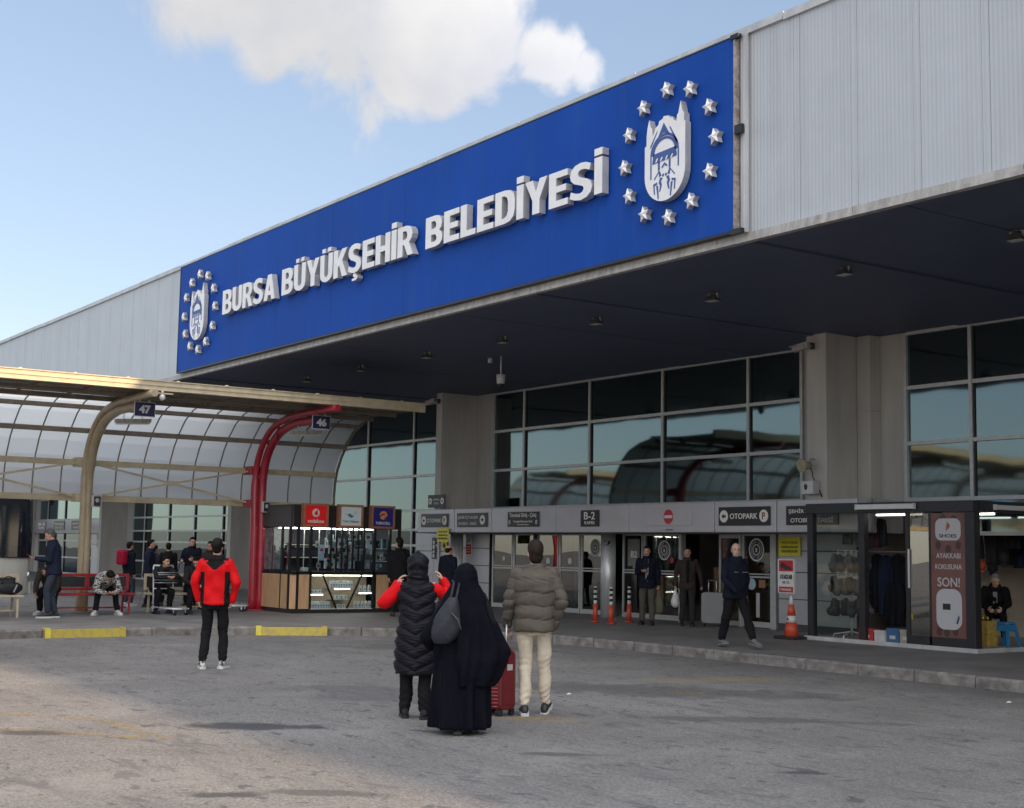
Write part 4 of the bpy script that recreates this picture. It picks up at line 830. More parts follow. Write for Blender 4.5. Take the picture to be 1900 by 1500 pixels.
# posters on the side panes
m_photo=mat('grey_photo_poster',(.34,.33,.32),.5,nscale=5,namt=.55,stretch=(1,1,1.6)); m_photo2=mat('red_white_poster',(.5,.48,.46),.5,nscale=2.2,namt=.1,col2=(.45,.03,.03),ramp=(.47,.52))
for a,b,mm,l in((-1.60,-1.20,m_photo,'tall grey photo poster at the far left of the kiosk side glass'),(-1.12,-.72,m_photo,'tall grey photo poster right of its twin on the kiosk side glass')):
    o=B(a,b,.030,.036,zc+.06,zt-.03).build('poster',mm); o.location=K.location; tag(o,l,'poster')
o=B(-.38,-.22,.030,.036,zc+.06,zt-.03).build('poster',m_photo2); o.location=K.location; tag(o,'narrow red and white poster beside the kiosk corner','poster')
# three operator light boxes
def opbox(y0,lab,fc,build):
    t=thing('light_box_sign',lab,'sign',(KX+.02,KY+y0,2.12),0,'phone company signs on the kiosk')
    w=.64;h=.54
    mb=MB(); mb.box(0,.14,0,.05,0,h); mb.box(0,.14,w-.05,w,0,h); mb.box(0,.14,.05,w-.05,0,.05); mb.box(0,.14,.05,w-.05,h-.05,h); mb.build('frame',m_copper,t)
    B(0,.12,.05,w-.05,.05,h-.05).build('panel',fc,t); build(t,w,h); return t
def dsc(t,name,cy,cz,r,mt,x0,x1,ry=None,n=24):
    pts=[((ry or r)*math.cos(2*math.pi*k/n),r*math.sin(2*math.pi*k/n)) for k in range(n)]; return MB().prism(pts,(0,cy,cz),(0,1,0),(0,0,1),(1,0,0),x0,x1).build(name,mt,t)
m_rb=mat('bright_red_panel',(.60,.008,.012),.35,emit=(1,.02,.02),estr=.05); m_wb=mat('white_panel',(.62,.68,.68),.35); m_bb=mat('navy_panel',(.012,.016,.19),.35); m_org=mat('orange_mark',(.72,.25,.03),.4); m_teal=mat('teal_mark',(.03,.22,.27),.4); m_nvt=mat('navy_text',(.03,.06,.18),.4)
def v1(t,w,h):
    dsc(t,'logo',w/2,h*.60,.095,m_whitep,.121,.124); dsc(t,'logo',w/2+.005,h*.575,.045,m_rb,.1245,.127); MB().prism([(-.035,0),(.03,0),(.055,.10)],(0,w/2,h*.60),(0,1,0),(0,0,1),(1,0,0),.1245,.127).build('logo',m_rb,t); text('lettering','vodafone',(.122,w/2,h*.25),*XK,.42,.085,m_whitep,t,bold=.03)
def v2(t,w,h):
    MB().prism([(-.10,.02),(-.03,.06),(.0,.03),(.08,-.01),(.02,-.05),(-.04,-.03)],(0,w/2,h*.52),(0,1,0),(0,0,1),(1,0,0),.121,.124).build('logo',m_teal,t)
    for a,b in((-.13,.04),(.10,.05),(.13,.09)): dsc(t,'logo',w/2+a,h*.52+b,.012,m_teal,.121,.124,n=8)
    text('lettering','Türk Telekom',(.122,w/2,h*.28),*XK,.42,.055,m_nvt,t,bold=.01)
def v3(t,w,h):
    dsc(t,'logo',w/2+.01,h*.58,.105,m_org,.121,.124); MB().prism([(-.12,-.02),(-.03,.035),(.06,.04),(.03,.015),(-.03,.0),(-.10,-.05)],(0,w/2+.01,h*.58),(0,1,0),(0,0,1),(1,0,0),.1245,.127).build('logo',m_bb,t); MB().prism([(.0,-.11),(.03,-.06),(.09,-.02),(.11,-.04),(.05,-.08)],(0,w/2+.01,h*.58),(0,1,0),(0,0,1),(1,0,0),.1245,.127).build('logo',m_bb,t)
    text('lettering','TURKCELL',(.122,w/2,h*.24),*XK,.40,.065,m_whitep,t,bold=.03)
opbox(.16,'red square sign with white round mark reading vodafone',m_rb,v1); opbox(1.07,'white square sign with small teal mark reading Türk Telekom',m_wb,v2); opbox(1.93,'dark blue square sign with orange ball reading TURKCELL',m_bb,v3)
# ================================================================== SHOE SHOP (right)
SX,SY=-17.55,18.85
SH=thing('shoe_shop','black framed glass shoe stall with posters and goods in front of the terminal','shop stall',(SX,SY,PZ))
def ss(mb,name,mt,parent=None,bevel=0):
    mb.v=[(x-SX,y-SY,z-PZ) for x,y,z in mb.v]; return mb.build(name,mt,parent or SH,bevel)
m_bframe=mat('black_stall_frame',(.020,.020,.024),.45,nscale=5,namt=.2)
for x in(-17.48,-16.28): ss(B(x-.065,x+.065,SY,SY+.12,PZ+.06,2.42),'post',m_bframe,bevel=.006)
ss(B(-14.13,-13.95,SY,SY+.16,PZ+.0,2.42),'post',m_bframe,bevel=.006); ss(B(-14.10,-13.98,20.45,20.57,PZ,2.42),'post',m_bframe,bevel=.006)
ss(B(-17.545,-16.22,20.45,20.55,PZ+.06,PZ+.14),'sill',m_bframe)
ss(B(-17.56,-13.95,SY-.02,SY+.14,2.421,2.60),'fascia',m_bframe,bevel=.006); ss(B(-14.11,-13.94,SY+.142,20.6,2.421,2.60),'side_fascia',m_bframe); ss(B(-17.50,-16.62,SY+.145,19.40,2.46,2.58),'ceiling',m_innerd); ss(B(-16.61,-14.12,SY+.145,20.6,2.46,2.58),'ceiling',m_innerd)
ss(B(-17.545,-13.95,SY-.01,20.58,PZ+.004,PZ+.06),'floor_plinth',m_trimd); ss(B(-17.6,-13.9,SY-.03,SY-.012,PZ+.004,PZ+.075),'floor_edge',m_trim); ss(B(-13.94,-13.92,SY,20.58,PZ+.004,PZ+.075),'floor_edge',m_trim)
for a,b,nm in((-17.41,-16.35,'fixed_pane'),): ss(B(a,b,SY+.05,SY+.058,PZ+.1,2.42),nm,g_clear)
ss(B(-17.49,-17.482,SY+.13,20.45,PZ+.1,2.42),'side_pane',g_clear)
# sliding door leaf and poster pane
f=MB(); f.box(-15.34,-15.27,SY+.02,SY+.07,PZ+.07,2.42); f.box(-14.86,-14.82,SY+.02,SY+.07,PZ+.07,2.42); f.box(-15.27,-14.13,SY+.02,SY+.07,PZ+.07,PZ+.22); df=ss(f,'door_leaf',m_bframe)
ss(B(-15.28,-15.255,SY+.0,SY+.03,PZ+1.0,PZ+1.65),'door_handle',m_steel,df); ss(B(-15.27,-14.86,SY+.04,SY+.05,PZ+.22,2.40),'door_pane',glass('mirror_like_glass',(.35,.36,.34),(.8,.8,.78),1.6,.28),df)
m_poster=mat('brown_poster',(.175,.075,.062),.45,nscale=2.2,namt=.25)
P_=thing('poster','tall brown AYAKKABI KOKUSUNA SON poster on the stall glass','poster',(-14.475,SY+.04,PZ+.22)); 
B(-.345,.345,-.014,-.004,0,2.03).build('sheet',m_poster,P_)
def rrect(w,h,r,n=6):
    o=[]
    for cx_,cy_,a0 in((w/2-r,h/2-r,0),(-w/2+r,h/2-r,math.pi/2),(-w/2+r,-h/2+r,math.pi),(w/2-r,-h/2+r,1.5*math.pi)):
        for k in range(n+1): a=a0+math.pi/2*k/n; o.append((cx_+r*math.cos(a),cy_+r*math.sin(a)))
    return o
m_lab=mat('poster_white',(.50,.49,.50),.5)
MB().prism(rrect(.50,.36,.11),(-.0,0,1.76),(1,0,0),(0,0,1),(0,-1,0),.0145,.017).build('logo_panel',m_lab,P_); text('lettering','SHOES',(0,-.0175,1.655),*XF,.34,.06,m_signd,P_,bold=.01)
for k in range(5): MB().prism([(-.045+k*.016,-.06+k*.01),(-.035+k*.016,-.05+k*.01),(.0+k*.012,.09-k*.012),(-.02+k*.012,.09-k*.01)],(.0,0,1.79),(1,0,0),(0,0,1),(0,-1,0),.0175,.019).build('logo',m_copper,P_)
for s_,z,w,h in(('AYAKKABI',1.33,.48,.085),('KOKUSUNA',1.15,.52,.085),('SON!',.90,.44,.15)): text('lettering',s_,(0,-.0145,z),*XF,w,h,m_lab,P_,bold=.01)
MB().prism(rrect(.50,.66,.16),(0.0,0,.46),(1,0,0),(0,0,1),(0,-1,0),.0145,.017).build('picture_panel',m_lab,P_)
MB().prism([(-.12,-.05),(.03,-.05),(.03,.05),(-.12,.05)],(0,0,.5),(1,0,0),(0,0,1),(0,-1,0),.0175,.02).build('picture',m_signd,P_); MB().prism([(.10,-.24),(.13,-.25),(.20,-.14),(.16,-.11)],(0,0,.5),(1,0,0),(0,0,1),(0,-1,0),.0175,.02).build('picture',gcols[2],P_); MB().prism([(.14,-.27),(.17,-.27),(.21,-.16),(.19,-.14)],(0,0,.5),(1,0,0),(0,0,1),(0,-1,0),.0205,.022).build('picture',m_signd,P_)
m_spot=mat('poster_dark_print',(.07,.035,.035),.5)
for (x,z) in((-.2,1.5),(0,1.44),(.2,1.5),(-.15,.72),(.15,.72),(0,.74),(-.05,.08),(.12,.1),(-.2,.09),(-.1,1.95),(.12,1.93)): 
    n=10; MB().prism([(.06*math.cos(6.283*k/n),.07*math.sin(6.283*k/n)) for k in range(n)],(x,0,z),(1,0,0),(0,0,1),(0,-1,0),.0142,.0144).build('print_spot',m_spot,P_)
# tubes
for (x0,x1,y,lab) in((-16.32,-15.08,SY-.07,'white strip lamp along the stall fascia left of its corner'),):
    t=thing('strip_lamp',lab,'lamp',(x0,y,2.52)); B(0,x1-x0,-.03,.03,-.045,.045).build('cover',m_whitep,t,bevel=.012); B(-.012,0,-.035,.035,-.05,.05).build('end_cap',m_tubeoff,t); B(x1-x0,x1-x0+.012,-.035,.035,-.05,.05).build('end_cap',m_tubeoff,t)
t=thing('strip_lamp','white strip lamp on the right end of the stall','lamp',(-13.9,19.35,2.50)); B(-.03,.03,0,1.2,-.04,.04).build('cover',m_whitep,t,bevel=.012); B(-.035,.035,-.012,0,-.045,.045).build('end_cap',m_tubeoff,t)
for (x,y,l) in((-15.9,19.4,'lit ceiling tube inside the stall behind the sliding door'),(-14.6,19.6,'lit ceiling tube inside the stall behind the poster'),(-16.6,21.6,'lit ceiling tube deep inside the stall')):
    t=thing('tube_light',l,'lamp',(x,y,2.42),0,'lit tubes in the stall'); B(-.5,.5,-.02,.02,-.035,-.005).build('tube',m_tube,t,bevel=.01); B(-.52,.52,-.03,.03,-.004,.02).build('batten',m_whitep,t)
# interior shell of the shop behind the terminal wall line
ss(B(-17.9,-17.82,20.7,23,PZ,2.42),'inner_side_wall',m_inner); ss(B(-17.9,-11,22.8,22.9,PZ,2.42),'inner_back_wall',mat('shop_back_wall',(.50,.42,.31),.7,nscale=2,namt=.15)); ss(B(-17.9,-11,20.6,22.8,2.42,2.46),'inner_ceiling',m_innerd); ss(B(-17.9,-11,20.6,23,PZ+.004,PZ+.06),'inner_floor',m_tile)
ss(B(-11.1,-11.0,20.6,22.8,PZ,2.42),'inner_side_wall',m_inner)
ss(B(-17.75,-16.3,22.3,22.75,1.72,1.75),'goods_shelf',m_trim)
# orange traffic-cone and shoe board
CO=thing('traffic_cone','orange traffic cone with a white band on a black base beside the stall','cone',(-17.78,18.68,PZ))
MB().prism(rrect(.50,.50,.08),(0,0,0),(1,0,0),(0,1,0),(0,0,1),.004,.05).build('base',m_rubber,CO)
for z0,z1,mm in((.05,.30,m_orange),(.30,.42,m_whitep),(.42,.62,m_orange),(.62,.80,m_whitep)):
    r=lambda z:.135-(z-.05)*(.115/.75)
    MB().cyl(0,0,z0,z1-.001,r(z0),r(z1),24).build('cone_band' if mm is not m_whitep else 'white_band',mm,CO)
MB().prism([(-.03,-.02),(.03,-.02),(0,.03)],(0,-.092,.36),(1,0,0),(0,0,1),(0,-1,0),0,.004).build('mark',m_signd,CO)
t=thing('advert_board','small red and white AYAKKABI board with a dark shoe above the cone','sign',(-17.82,18.60,PZ+.82)); B(-.20,.19,-.02,.04,0,.62).build('board',m_whitep,t,bevel=.006)
B(-.16,.185,-.026,-.021,.40,.60).build('red_field',m_rednote,t); B(-.16,.185,-.026,-.021,.02,.12).build('red_field',m_rednote,t)
MB().prism([(-.12,.50),(-.10,.55),(-.05,.56),(.02,.51),(.12,.48),(.15,.45),(.14,.43),(.0,.44),(-.11,.47)],(0,-.027,0),(1,0,0),(0,0,1),(0,-1,0),0,.006).build('shoe_picture',m_signd,t)
text('lettering','AYAKKABI',(0.01,-.021,.30),*XF,.30,.085,m_signd,t,bold=.04); text('lettering','50.-TL',(0.01,-.021,.20),*XF,.18,.045,m_signd,t,bold=.02); text('lettering','TABANLIK',(0.01,-.0265,.07),*XF,.28,.04,m_whitep,t,bold=.02)
MB().tube([(0,.02,-.04),(0,.02,.02)],.02,8).build('socket',m_whitep,t)
# slipper rack
R_=thing('display_rack','white wire spinner rack hung with dark slippers inside the glass stall','display rack',(-16.86,19.25,PZ+.06))
mb=MB(); mb.tube([(0,0,.05),(0,0,1.55)],.02,8); R_pole=mb.build('pole',m_whitep,R_)
for q in range(4):
    a=q*math.pi/2+.3; MB().tube([(0,0,.12),(.1*math.cos(a),.1*math.sin(a),.10),(.34*math.cos(a),.34*math.sin(a),.06),(.36*math.cos(a),.36*math.sin(a),0)],.013,7).build('foot',m_whitep,R_)
for z in(.42,.75,1.08,1.40,1.55): MB().tube([(.30*math.cos(6.283*k/16),.16*math.sin(6.283*k/16),z) for k in range(17)],.008,6,cap=False).build('ring',m_whitep,R_)
for k in range(8): a=6.283*k/8; MB().tube([(.30*math.cos(a),.16*math.sin(a),.42),(.30*math.cos(a),.16*math.sin(a),1.55)],.006,6).build('wire',m_whitep,R_)
m_slip=[mat('slipper_%d'%i,c,.8,nscale=20,namt=.25,bump=.3) for i,c in enumerate(((.02,.02,.022),(.045,.045,.05),(.018,.022,.04),(.09,.085,.085)))]
rr=random.Random(9)
def slipper_mesh(m1):
    mb=MB(); R=[]
    for i,t_ in enumerate(np.linspace(0,1,9)):
        wx=.048*math.sin(math.pi*min(1,.12+t_*.8))**.5; th=.018 if t_<.45 else .018+.035*math.sin(math.pi*(t_-.45)/.6)
        R.append([(wx*math.cos(a),.0+th*math.sin(a)+ (0 if t_<.45 else .01),-t_*.25) for a in np.linspace(0,2*math.pi,13)[:-1]])
    mb.loft(R); return mb.mesh('slipper',[m1])
sm=[slipper_mesh(m) for m in m_slip]
for lvl,(z,nn) in enumerate(((1.46,12),(1.06,12),(.68,11))):
    for k in range(nn):
        a=-math.pi+.2+(math.pi-.2)*k/(nn-1)+.2*rr.random(); x=.36*math.cos(a); y=.20*math.sin(a)-.02
        o=bpy.data.objects.new('slipper',sm[rr.randrange(4)]); COL.objects.link(o); o.location=(R_.location.x+x,R_.location.y+y,R_.location.z+z+rr.uniform(-.03,.03)); o.rotation_euler=(rr.uniform(-.3,.3),rr.uniform(-.4,.4),a+math.pi/2+rr.uniform(-.5,.5)); o.scale=(1.7,1.9,1.15)
        tag(o,['dark slipper hanging on the top tier of the spinner rack','dark slipper hanging on the middle tier of the spinner rack','dark slipper hanging on the lowest tier of the spinner rack'][lvl],'slipper','slippers on the rack tier %d'%(lvl+1))
# boxes on the floor of the stall
for i,(x,w,h,c,lab) in enumerate(((-16.32,.30,.17,(.42,.03,.03),'red shoe box on the stall floor beside the spinner rack'),(-16.0,.24,.15,(.55,.54,.52),'white shoe box between red and blue boxes on the stall floor'),(-15.72,.26,.20,(.04,.13,.26),'blue shoe box on the stall floor'),(-15.45,.24,.19,(.36,.32,.26),'cream shoe box at the sliding door of the stall'))):
    o=MB().box(-w/2,w/2,-.1,.1,0,h); o.box(-w/2-.005,w/2+.005,-.105,.105,h+.001,h+.04); o.box(-w*.25,w*.25,-.102,-.1005,h*.3,h*.6,mi=1)
    o=o.build('shoe_box',[mat('box_card_%d'%i,c,.6,nscale=9,namt=.15),m_trim],bevel=.004); o.location=(x+.04,SY+.18,PZ+.062); o.rotation_euler.z=random.uniform(-.12,.12); tag(o,lab,'shoe box')
# garments: draped sheets with folds
def garment(w,h,mt,seed):
    r=random.Random(seed); nx,nz=14,16; vs=[];fs=[]; ph=r.uniform(0,6); 
    for j in range(nz+1):
        t_=j/nz; ww=w*(.55+.45*min(1,t_*3))*(1+.06*math.sin(t_*5+ph))
        for i in range(nx+1):
            s=i/nx-.5; y=.035*math.sin(s*17+ph+t_*1.2)*(.3+t_)+.02*math.sin(s*31+ph*2)
            vs.append((s*ww,y,-t_*h+ (.04*abs(s)*-1.6 if j==0 else 0)))
    n=len(vs); vs+=[(x,y+.05,z) for x,y,z in vs]
    for j in range(nz):
        for i in range(nx):
            a=j*(nx+1)+i; fs.append((a,a+1,a+nx+2,a+nx+1)); fs.append((n+a,n+a+nx+1,n+a+nx+2,n+a+1))
    for i in range(nx): fs.append((i+1,i,n+i,n+i+1)); b=nz*(nx+1)+i; fs.append((b,b+1,n+b+1,n+b))
    for j in range(nz): a=j*(nx+1); fs.append((a,a+nx+1,n+a+nx+1,n+a)); b=a+nx; fs.append((b+nx+1,b,n+b,n+b+nx+1))
    return MB().add(vs,fs,True).mesh('garment',[mt])
m_cl=[mat('cloth_%d'%i,c,.9,nscale=12,namt=.2,bump=.2) for i,c in enumerate(((.012,.013,.02),(.03,.03,.035),(.02,.03,.07),(.10,.09,.085),(.30,.29,.28),(.22,.05,.03),(.05,.02,.03)))]
gar=[(-17.55,20.75,1.72,.34,1.1,0),(-17.3,20.7,1.70,.34,1.15,2),(-17.05,20.75,1.72,.36,1.2,0),(-16.8,20.72,1.68,.34,1.15,1),(-16.5,20.8,1.7,.34,1.3,0),(-17.0,19.9,2.38,.42,.55,6),
 (-15.5,21.7,2.3,.5,.75,0),(-15.1,21.9,2.2,.45,.7,2),(-14.7,22.0,2.3,.5,.75,0),(-14.4,21.5,2.35,.4,.6,1),(-14.1,21.9,1.9,.3,.45,2),(-16.1,22.2,1.9,.3,.5,4),(-15.8,22.3,1.9,.28,.4,4),(-14.25,21.0,1.62,.2,.42,4),(-14.05,21.0,1.62,.2,.42,3)]
glab=['black coat hanging at the left end of the stall rail','navy coat hanging second from the left on the stall rail','black coat hanging third on the stall rail','dark grey coat hanging fourth on the stall rail','long black coat at the right end of the stall rail','dark purple garment hanging high behind the left pane','large black garment hanging high at the back right','navy garment hanging high at the back right','black garment above the seated shoeshiner','dark grey garment hanging near the stall right end','small navy garment hanging right of the shoeshiner','pale shirt hanging at the back wall','pale folded scarf hanging beside the pale shirt','white striped towel hanging over the shoeshiner','grey towel hanging beside the white striped towel']
for i,(x,y,z,w,h,c) in enumerate(gar):
    o=bpy.data.objects.new('hanging_garment',garment(w,h,m_cl[c],i)); COL.objects.link(o); o.location=(x,y,z); o.rotation_euler.z=rr.uniform(-.5,.5); tag(o,glab[i],'garment')
extra=[(-17.42,19.75,2.30,.26,.42,3,'grey shirt hanging in the upper left of the glass stall'),(-16.75,19.9,2.36,.34,.5,0,'black bag-like garment high behind the left pane by the post'),(-15.75,21.2,2.36,.4,.7,0,'black jacket hanging in the doorway top left'),(-15.35,21.4,2.36,.42,.8,1,'charcoal jacket hanging deep in the stall'),(-14.85,21.1,2.34,.36,.5,0,'black jacket hanging above the golden box'),(-14.55,21.3,2.30,.30,.55,6,'dark plum scarf hanging right of the black jacket'),(-14.2,21.4,2.36,.36,.62,0,'black coat hanging near the stall right opening'),(-13.9,21.2,2.3,.3,.5,2,'navy scarf at the extreme right of the stall'),(-14.0,21.25,1.66,.16,.36,4,'white socks bundle hanging at the extreme right'),(-17.0,20.6,1.2,.4,.8,0,'black bag hanging low on the stall rail'),(-16.6,20.6,1.15,.36,.75,1,'dark bag hanging low beside the black bag')]
for i,(x,y,z,w,h,c,l) in enumerate(extra):
    o=bpy.data.objects.new('hanging_garment',garment(w,h,m_cl[c],40+i)); COL.objects.link(o); o.location=(x,y,z); o.rotation_euler.z=rr.uniform(-.4,.4); tag(o,l,'garment')
B_=MB(); B_.tube([(-17.8,20.74,1.76),(-16.3,20.74,1.76)],.012,8); ss(B_,'clothes_rail',m_steel)
# caps
def cap_mesh(mt):
    mb=MB(); mb.ball((0,0,0),(.09,.10,.075),14,9); 
    R=[[(.07*math.cos(a)*k,-.08-.075*k*math.sin(a)*.9,-.02-.015*k) for a in np.linspace(0,math.pi,9)] for k in(.6,1.0)]
    pts=R[1]; n=9; vs=[(x,y,z) for x,y,z in pts]+[(x,y,z-.008) for x,y,z in pts]; mb.add(vs,[tuple(range(n)),tuple(reversed(range(n,2*n)))]+[(k,k+1,n+k+1,n+k) for k in range(n-1)],True)
    return mb.mesh('cap',[mt])
for x,y,z,c,l in((-15.55,21.2,1.55,5,'orange red cap hanging beside the black cap'),(-15.35,21.25,1.50,0,'black cap hanging over the shoeshiner box'),(-15.15,21.3,1.70,1,'dark grey cap hanging above the black cap'),(-17.2,20.0,1.98,5,'orange cap hanging high behind the left pane'),(-17.35,20.0,1.99,4,'white cap hanging high behind the left pane')):
    o=bpy.data.objects.new('cap',cap_mesh(m_cl[c] if c!=5 else mat('orange_cap',(.5,.09,.03),.8))); COL.objects.link(o); o.location=(x,y,z); o.rotation_euler=(1.2,0,.4); tag(o,l,'cap')
t=thing('wall_disc','round tan disc on the shelf at the back of the stall','disc',(-16.75,21.2,1.95)); MB().prism([(.16*math.cos(6.283*k/24),.17*math.sin(6.283*k/24)) for k in range(24)],(0,0,0),(1,0,0),(0,0,1),(0,-1,0),0,.02).build('face',mat('tan_disc',(.33,.17,.07),.6),t)
# blue plastic stool
t=thing('stool','small blue plastic stool at the stall right end','stool',(-14.30,20.12,PZ+.06))
m_bpl=mat('blue_plastic',(.03,.20,.42),.4,nscale=5,namt=.1)
MB().prism(rrect(.26,.26,.06),(0,0,.37),(1,0,0),(0,1,0),(0,0,1),0,.035).build('seat',m_bpl,t,bevel=.006)
for sx in(-1,1):
    for sy in(-1,1): MB().loft([[(sx*(.10)+a*.02,sy*.10+b*.02,.368) for a,b in((-1,-1),(1,-1),(1,1),(-1,1))],[(sx*.155+a*.022,sy*.155+b*.022,0) for a,b in((-1,-1),(1,-1),(1,1),(-1,1))]],smooth=False).build('leg',m_bpl,t)
for (a,b) in(((-.11,-.115),(.11,-.115)),((-.11,.115),(.11,.115)),((-.115,-.11),(-.115,.11)),((.115,-.11),(.115,.11))): MB().obox((a[0],a[1],.31),(b[0],b[1],.31),.015,.11).build('apron',m_bpl,t)
# brass shoeshine box
t=thing('shoeshine_box','stepped golden shoeshine box with brass knobs in front of the seated shoeshiner','shoeshine box',(-14.75,19.9,PZ+.06))
m_brass=mat('brass',(.55,.36,.08),.3,.8,nscale=20,namt=.3)
MB().box(-.36,.02,-.14,.14,0,.22).box(.021,.36,-.14,.14,0,.42).build('box_body',mat('gilded_wood',(.50,.34,.08),.4,.3,nscale=14,namt=.4),t,bevel=.01)
MB().box(-.06,.2,-.05,.05,.43,.52).build('foot_rest',m_brass,t,bevel=.01)
for k in range(6): MB().ball((-.31+k*.055,-.08,.25+k*.0),(.022,.022,.035),10,7).build('knob',m_brass,t)
for k in range(7): MB().ball((.05+k*.045,-.08+(k%2)*.05,.46),(.02,.02,.035),10,7).build('knob',m_brass,t)
for k in range(8): MB().ball((-.30+k*.085,-.147,.10+.12*(k>4)),(.018,.008,.018),8,6).build('stud',m_brass,t)
# ================================================================== BOLLARDS
def bollard():
    t=thing('bollard','x','bollard',(0,0,0),0,'orange flexible bollards by the doors')
    MB().cyl(0,0,.003,.03,.10,seg=16).build('base',m_orange,t)
    z=.03
    for i,(h,c,r) in enumerate(((.36,0,.048),(.08,1,.038),(.05,2,.034),(.06,1,.038),(.05,2,.034),(.06,1,.038),(.05,2,.034),(.03,1,.036))):
        MB().cyl(0,0,z+.001,z+h,r+(.012 if i==0 else 0),r,18).build(['sleeve','white_band','dark_band'][c],[m_orange,m_whitep,m_rubber][c],t); z+=h
    return t
b0=bollard()
for i,(x,y,l) in enumerate(((-23.52,18.69,'leftmost orange and white bollard, behind the puffer jacket man'),(-22.89,18.62,'middle orange and white bollard, standing before the steel post'),(-23.28,19.44,'rightmost orange and white bollard, nearest the man on his phone'))):
    o=b0 if i==0 else copy_tree(b0); o.location=(x,y,PZ); o['label']=l; o.rotation_euler.z=i
# ================================================================== BENCHES
def bench(mt,lab,x,y0,L_,rz=0):
    t=thing('platform_bench',lab,'bench',(x,y0,PZ),rz,'platform benches')
    mb=MB(); mb.box(-.42,.02,0,L_,.40,.45); mb.build('seat',mt,t,bevel=.012)
    mb=MB(); mb.box(-.45,-.41,0,.06,.50,.86); mb.box(-.45,-.41,L_-.06,L_,.50,.86); mb.box(-.45,-.41,.06,L_-.06,.80,.86); mb.box(-.45,-.41,.06,L_-.06,.50,.56); mb.box(-.45,-.41,L_/2-.04,L_/2+.04,.56,.80); mb.build('backrest',mt,t,bevel=.006)
    for a,b in((.06,L_/2-.04),(L_/2+.04,L_-.06)): MB().box(-.435,-.42,a+.01,b-.01,.57,.79).build('back_panel',m_signd,t)
    for yy in(.12,L_-.12):
        for xx,x2 in((-.40,-.46),(-.04,0)): MB().obox((xx,yy,.40),(x2,yy,0),.04,.04,(0,1,0)).build('leg',mt,t)
        MB().box(-.44,-.41,yy-.02,yy+.02,.36,.55).build('upright',mt,t)
    MB().box(-.24,-.20,.12,L_-.12,.12,.15).build('stretcher',mt,t)
    return t
bench(m_redb,'red metal bench with dark back panels at the foot of the cream post',-29.4,8.75,1.85)
bench(m_cream,'cream metal bench behind the luggage trolley with two seated men',-29.5,10.98,1.9)
bench(m_cream,'cream metal bench at the left edge with a black duffel bag on it',-28.55,6.1,1.9)
# duffel bag
t=thing('duffel_bag','black duffel bag with grey strap lying on the cream bench at left edge','bag',(-28.75,7.70,PZ+.455))
mb=MB(); R=[]
for i,s in enumerate(np.linspace(-.30,.30,9)):
    k=(1-(abs(s)/.32)**3)**.5; R.append([(.15*k*math.cos(a)+.01*math.sin(a*5+i),s,.135+.135*k*math.sin(a)*(1+.08*math.sin(a*3+i))) for a in np.linspace(0,2*math.pi,17)[:-1]])
mb.loft(R).build('bag_body',mat('black_nylon',(.018,.018,.022),.6,nscale=14,namt=.3,bump=.3),t)
MB().tube([(.10,-.12,.2),(.14,-.10,.33),(.10,0,.37),(.14,.10,.33),(.10,.12,.2)],.012,7).build('strap',m_rubber,t); MB().obox((.158,.10,.05),(.14,.17,.2),.004,.03).build('grey_strap',m_trim,t); MB().box(.13,.165,-.1,.08,.07,.17).build('pocket',m_rubber,t,bevel=.02)
# grey waiting seats further back
for k in range(6):
    t=thing('waiting_seat','perforated dark metal seat in the far row before the glazing','seat',(-48.2+k*.62,17.6,PZ),0,'dark waiting seats')
    MB().box(-.25,.25,-.22,.22,.40,.43).build('seat',m_darkgrey,t,bevel=.01); MB().obox((0,.23,.45),(0,.32,.88),.5,.025,(0,1,0)).build('backrest',m_darkgrey,t); MB().cyl(0,.1,0,.4,.03).build('leg',m_black,t); MB().box(-.28,.28,-.2,.24,0,.03).build('foot',m_black,t)
# ================================================================== TROLLEYS
def trolley(lab,x,y,rz):
    t=thing('luggage_trolley',lab,'trolley',(x,y,PZ),rz,'luggage trolleys')   # local: handle at -y side, nose +y ; x across
    for sx in(-.24,.24): MB().tube([(sx,-.30,.14),(sx,-.33,.60),(sx,-.36,1.02),(sx*.9,-.36,1.06)],.016,8).build('upright',m_silver,t)
    MB().tube([(-.24,-.36,1.05),(.24,-.36,1.05)],.02,8).build('handle',m_silver,t); 
    MB().tube([(-.24,-.30,.55),(.24,-.30,.55)],.013,8).build('cross_bar',m_silver,t)
    for z in(.68,.74,.80,.86,.90): MB().tube([(-.24,-.33,z),(-.22,-.12,z),(.22,-.12,z),(.24,-.33,z)],.007,6).build('basket_wire',m_silver,t)
    MB().box(-.21,.21,-.125,-.115,.70,.88).build('basket_panel',m_signd,t)
    mb=MB()
    for sx in(-.25,.25): mb.tube([(sx,-.32,.16),(sx,.3,.14),(sx*.6,.52,.14)],.016,8)
    mb.tube([(-.15,.52,.14),(.15,.52,.14)],.016,8); mb.build('base_frame',m_silver,t)
    for sx in(-.12,-.04,.04,.12): MB().tube([(sx,-.3,.15),(sx,.5,.14)],.008,6).build('base_bar',m_silver,t)
    for sx,sy in((-.25,-.28),(.25,-.28),(-.14,.44),(.14,.44)):
        w=MB().tube([(sx-.018,sy,.062),(sx+.018,sy,.062)],.06,16); w.build('wheel',m_rubber,t); MB().obox((sx,sy,.15),(sx,sy,.06),.05,.03,(0,1,0)).build('wheel_fork',m_silver,t)
    return t
trolley('silver luggage trolley with a wire basket before the leaning man with mustache',-29.0,11.25,-math.pi/2+.15)
trolley('silver luggage trolley beside the red post, half hidden behind the red jacket man',-30.0,12.95,-.7)
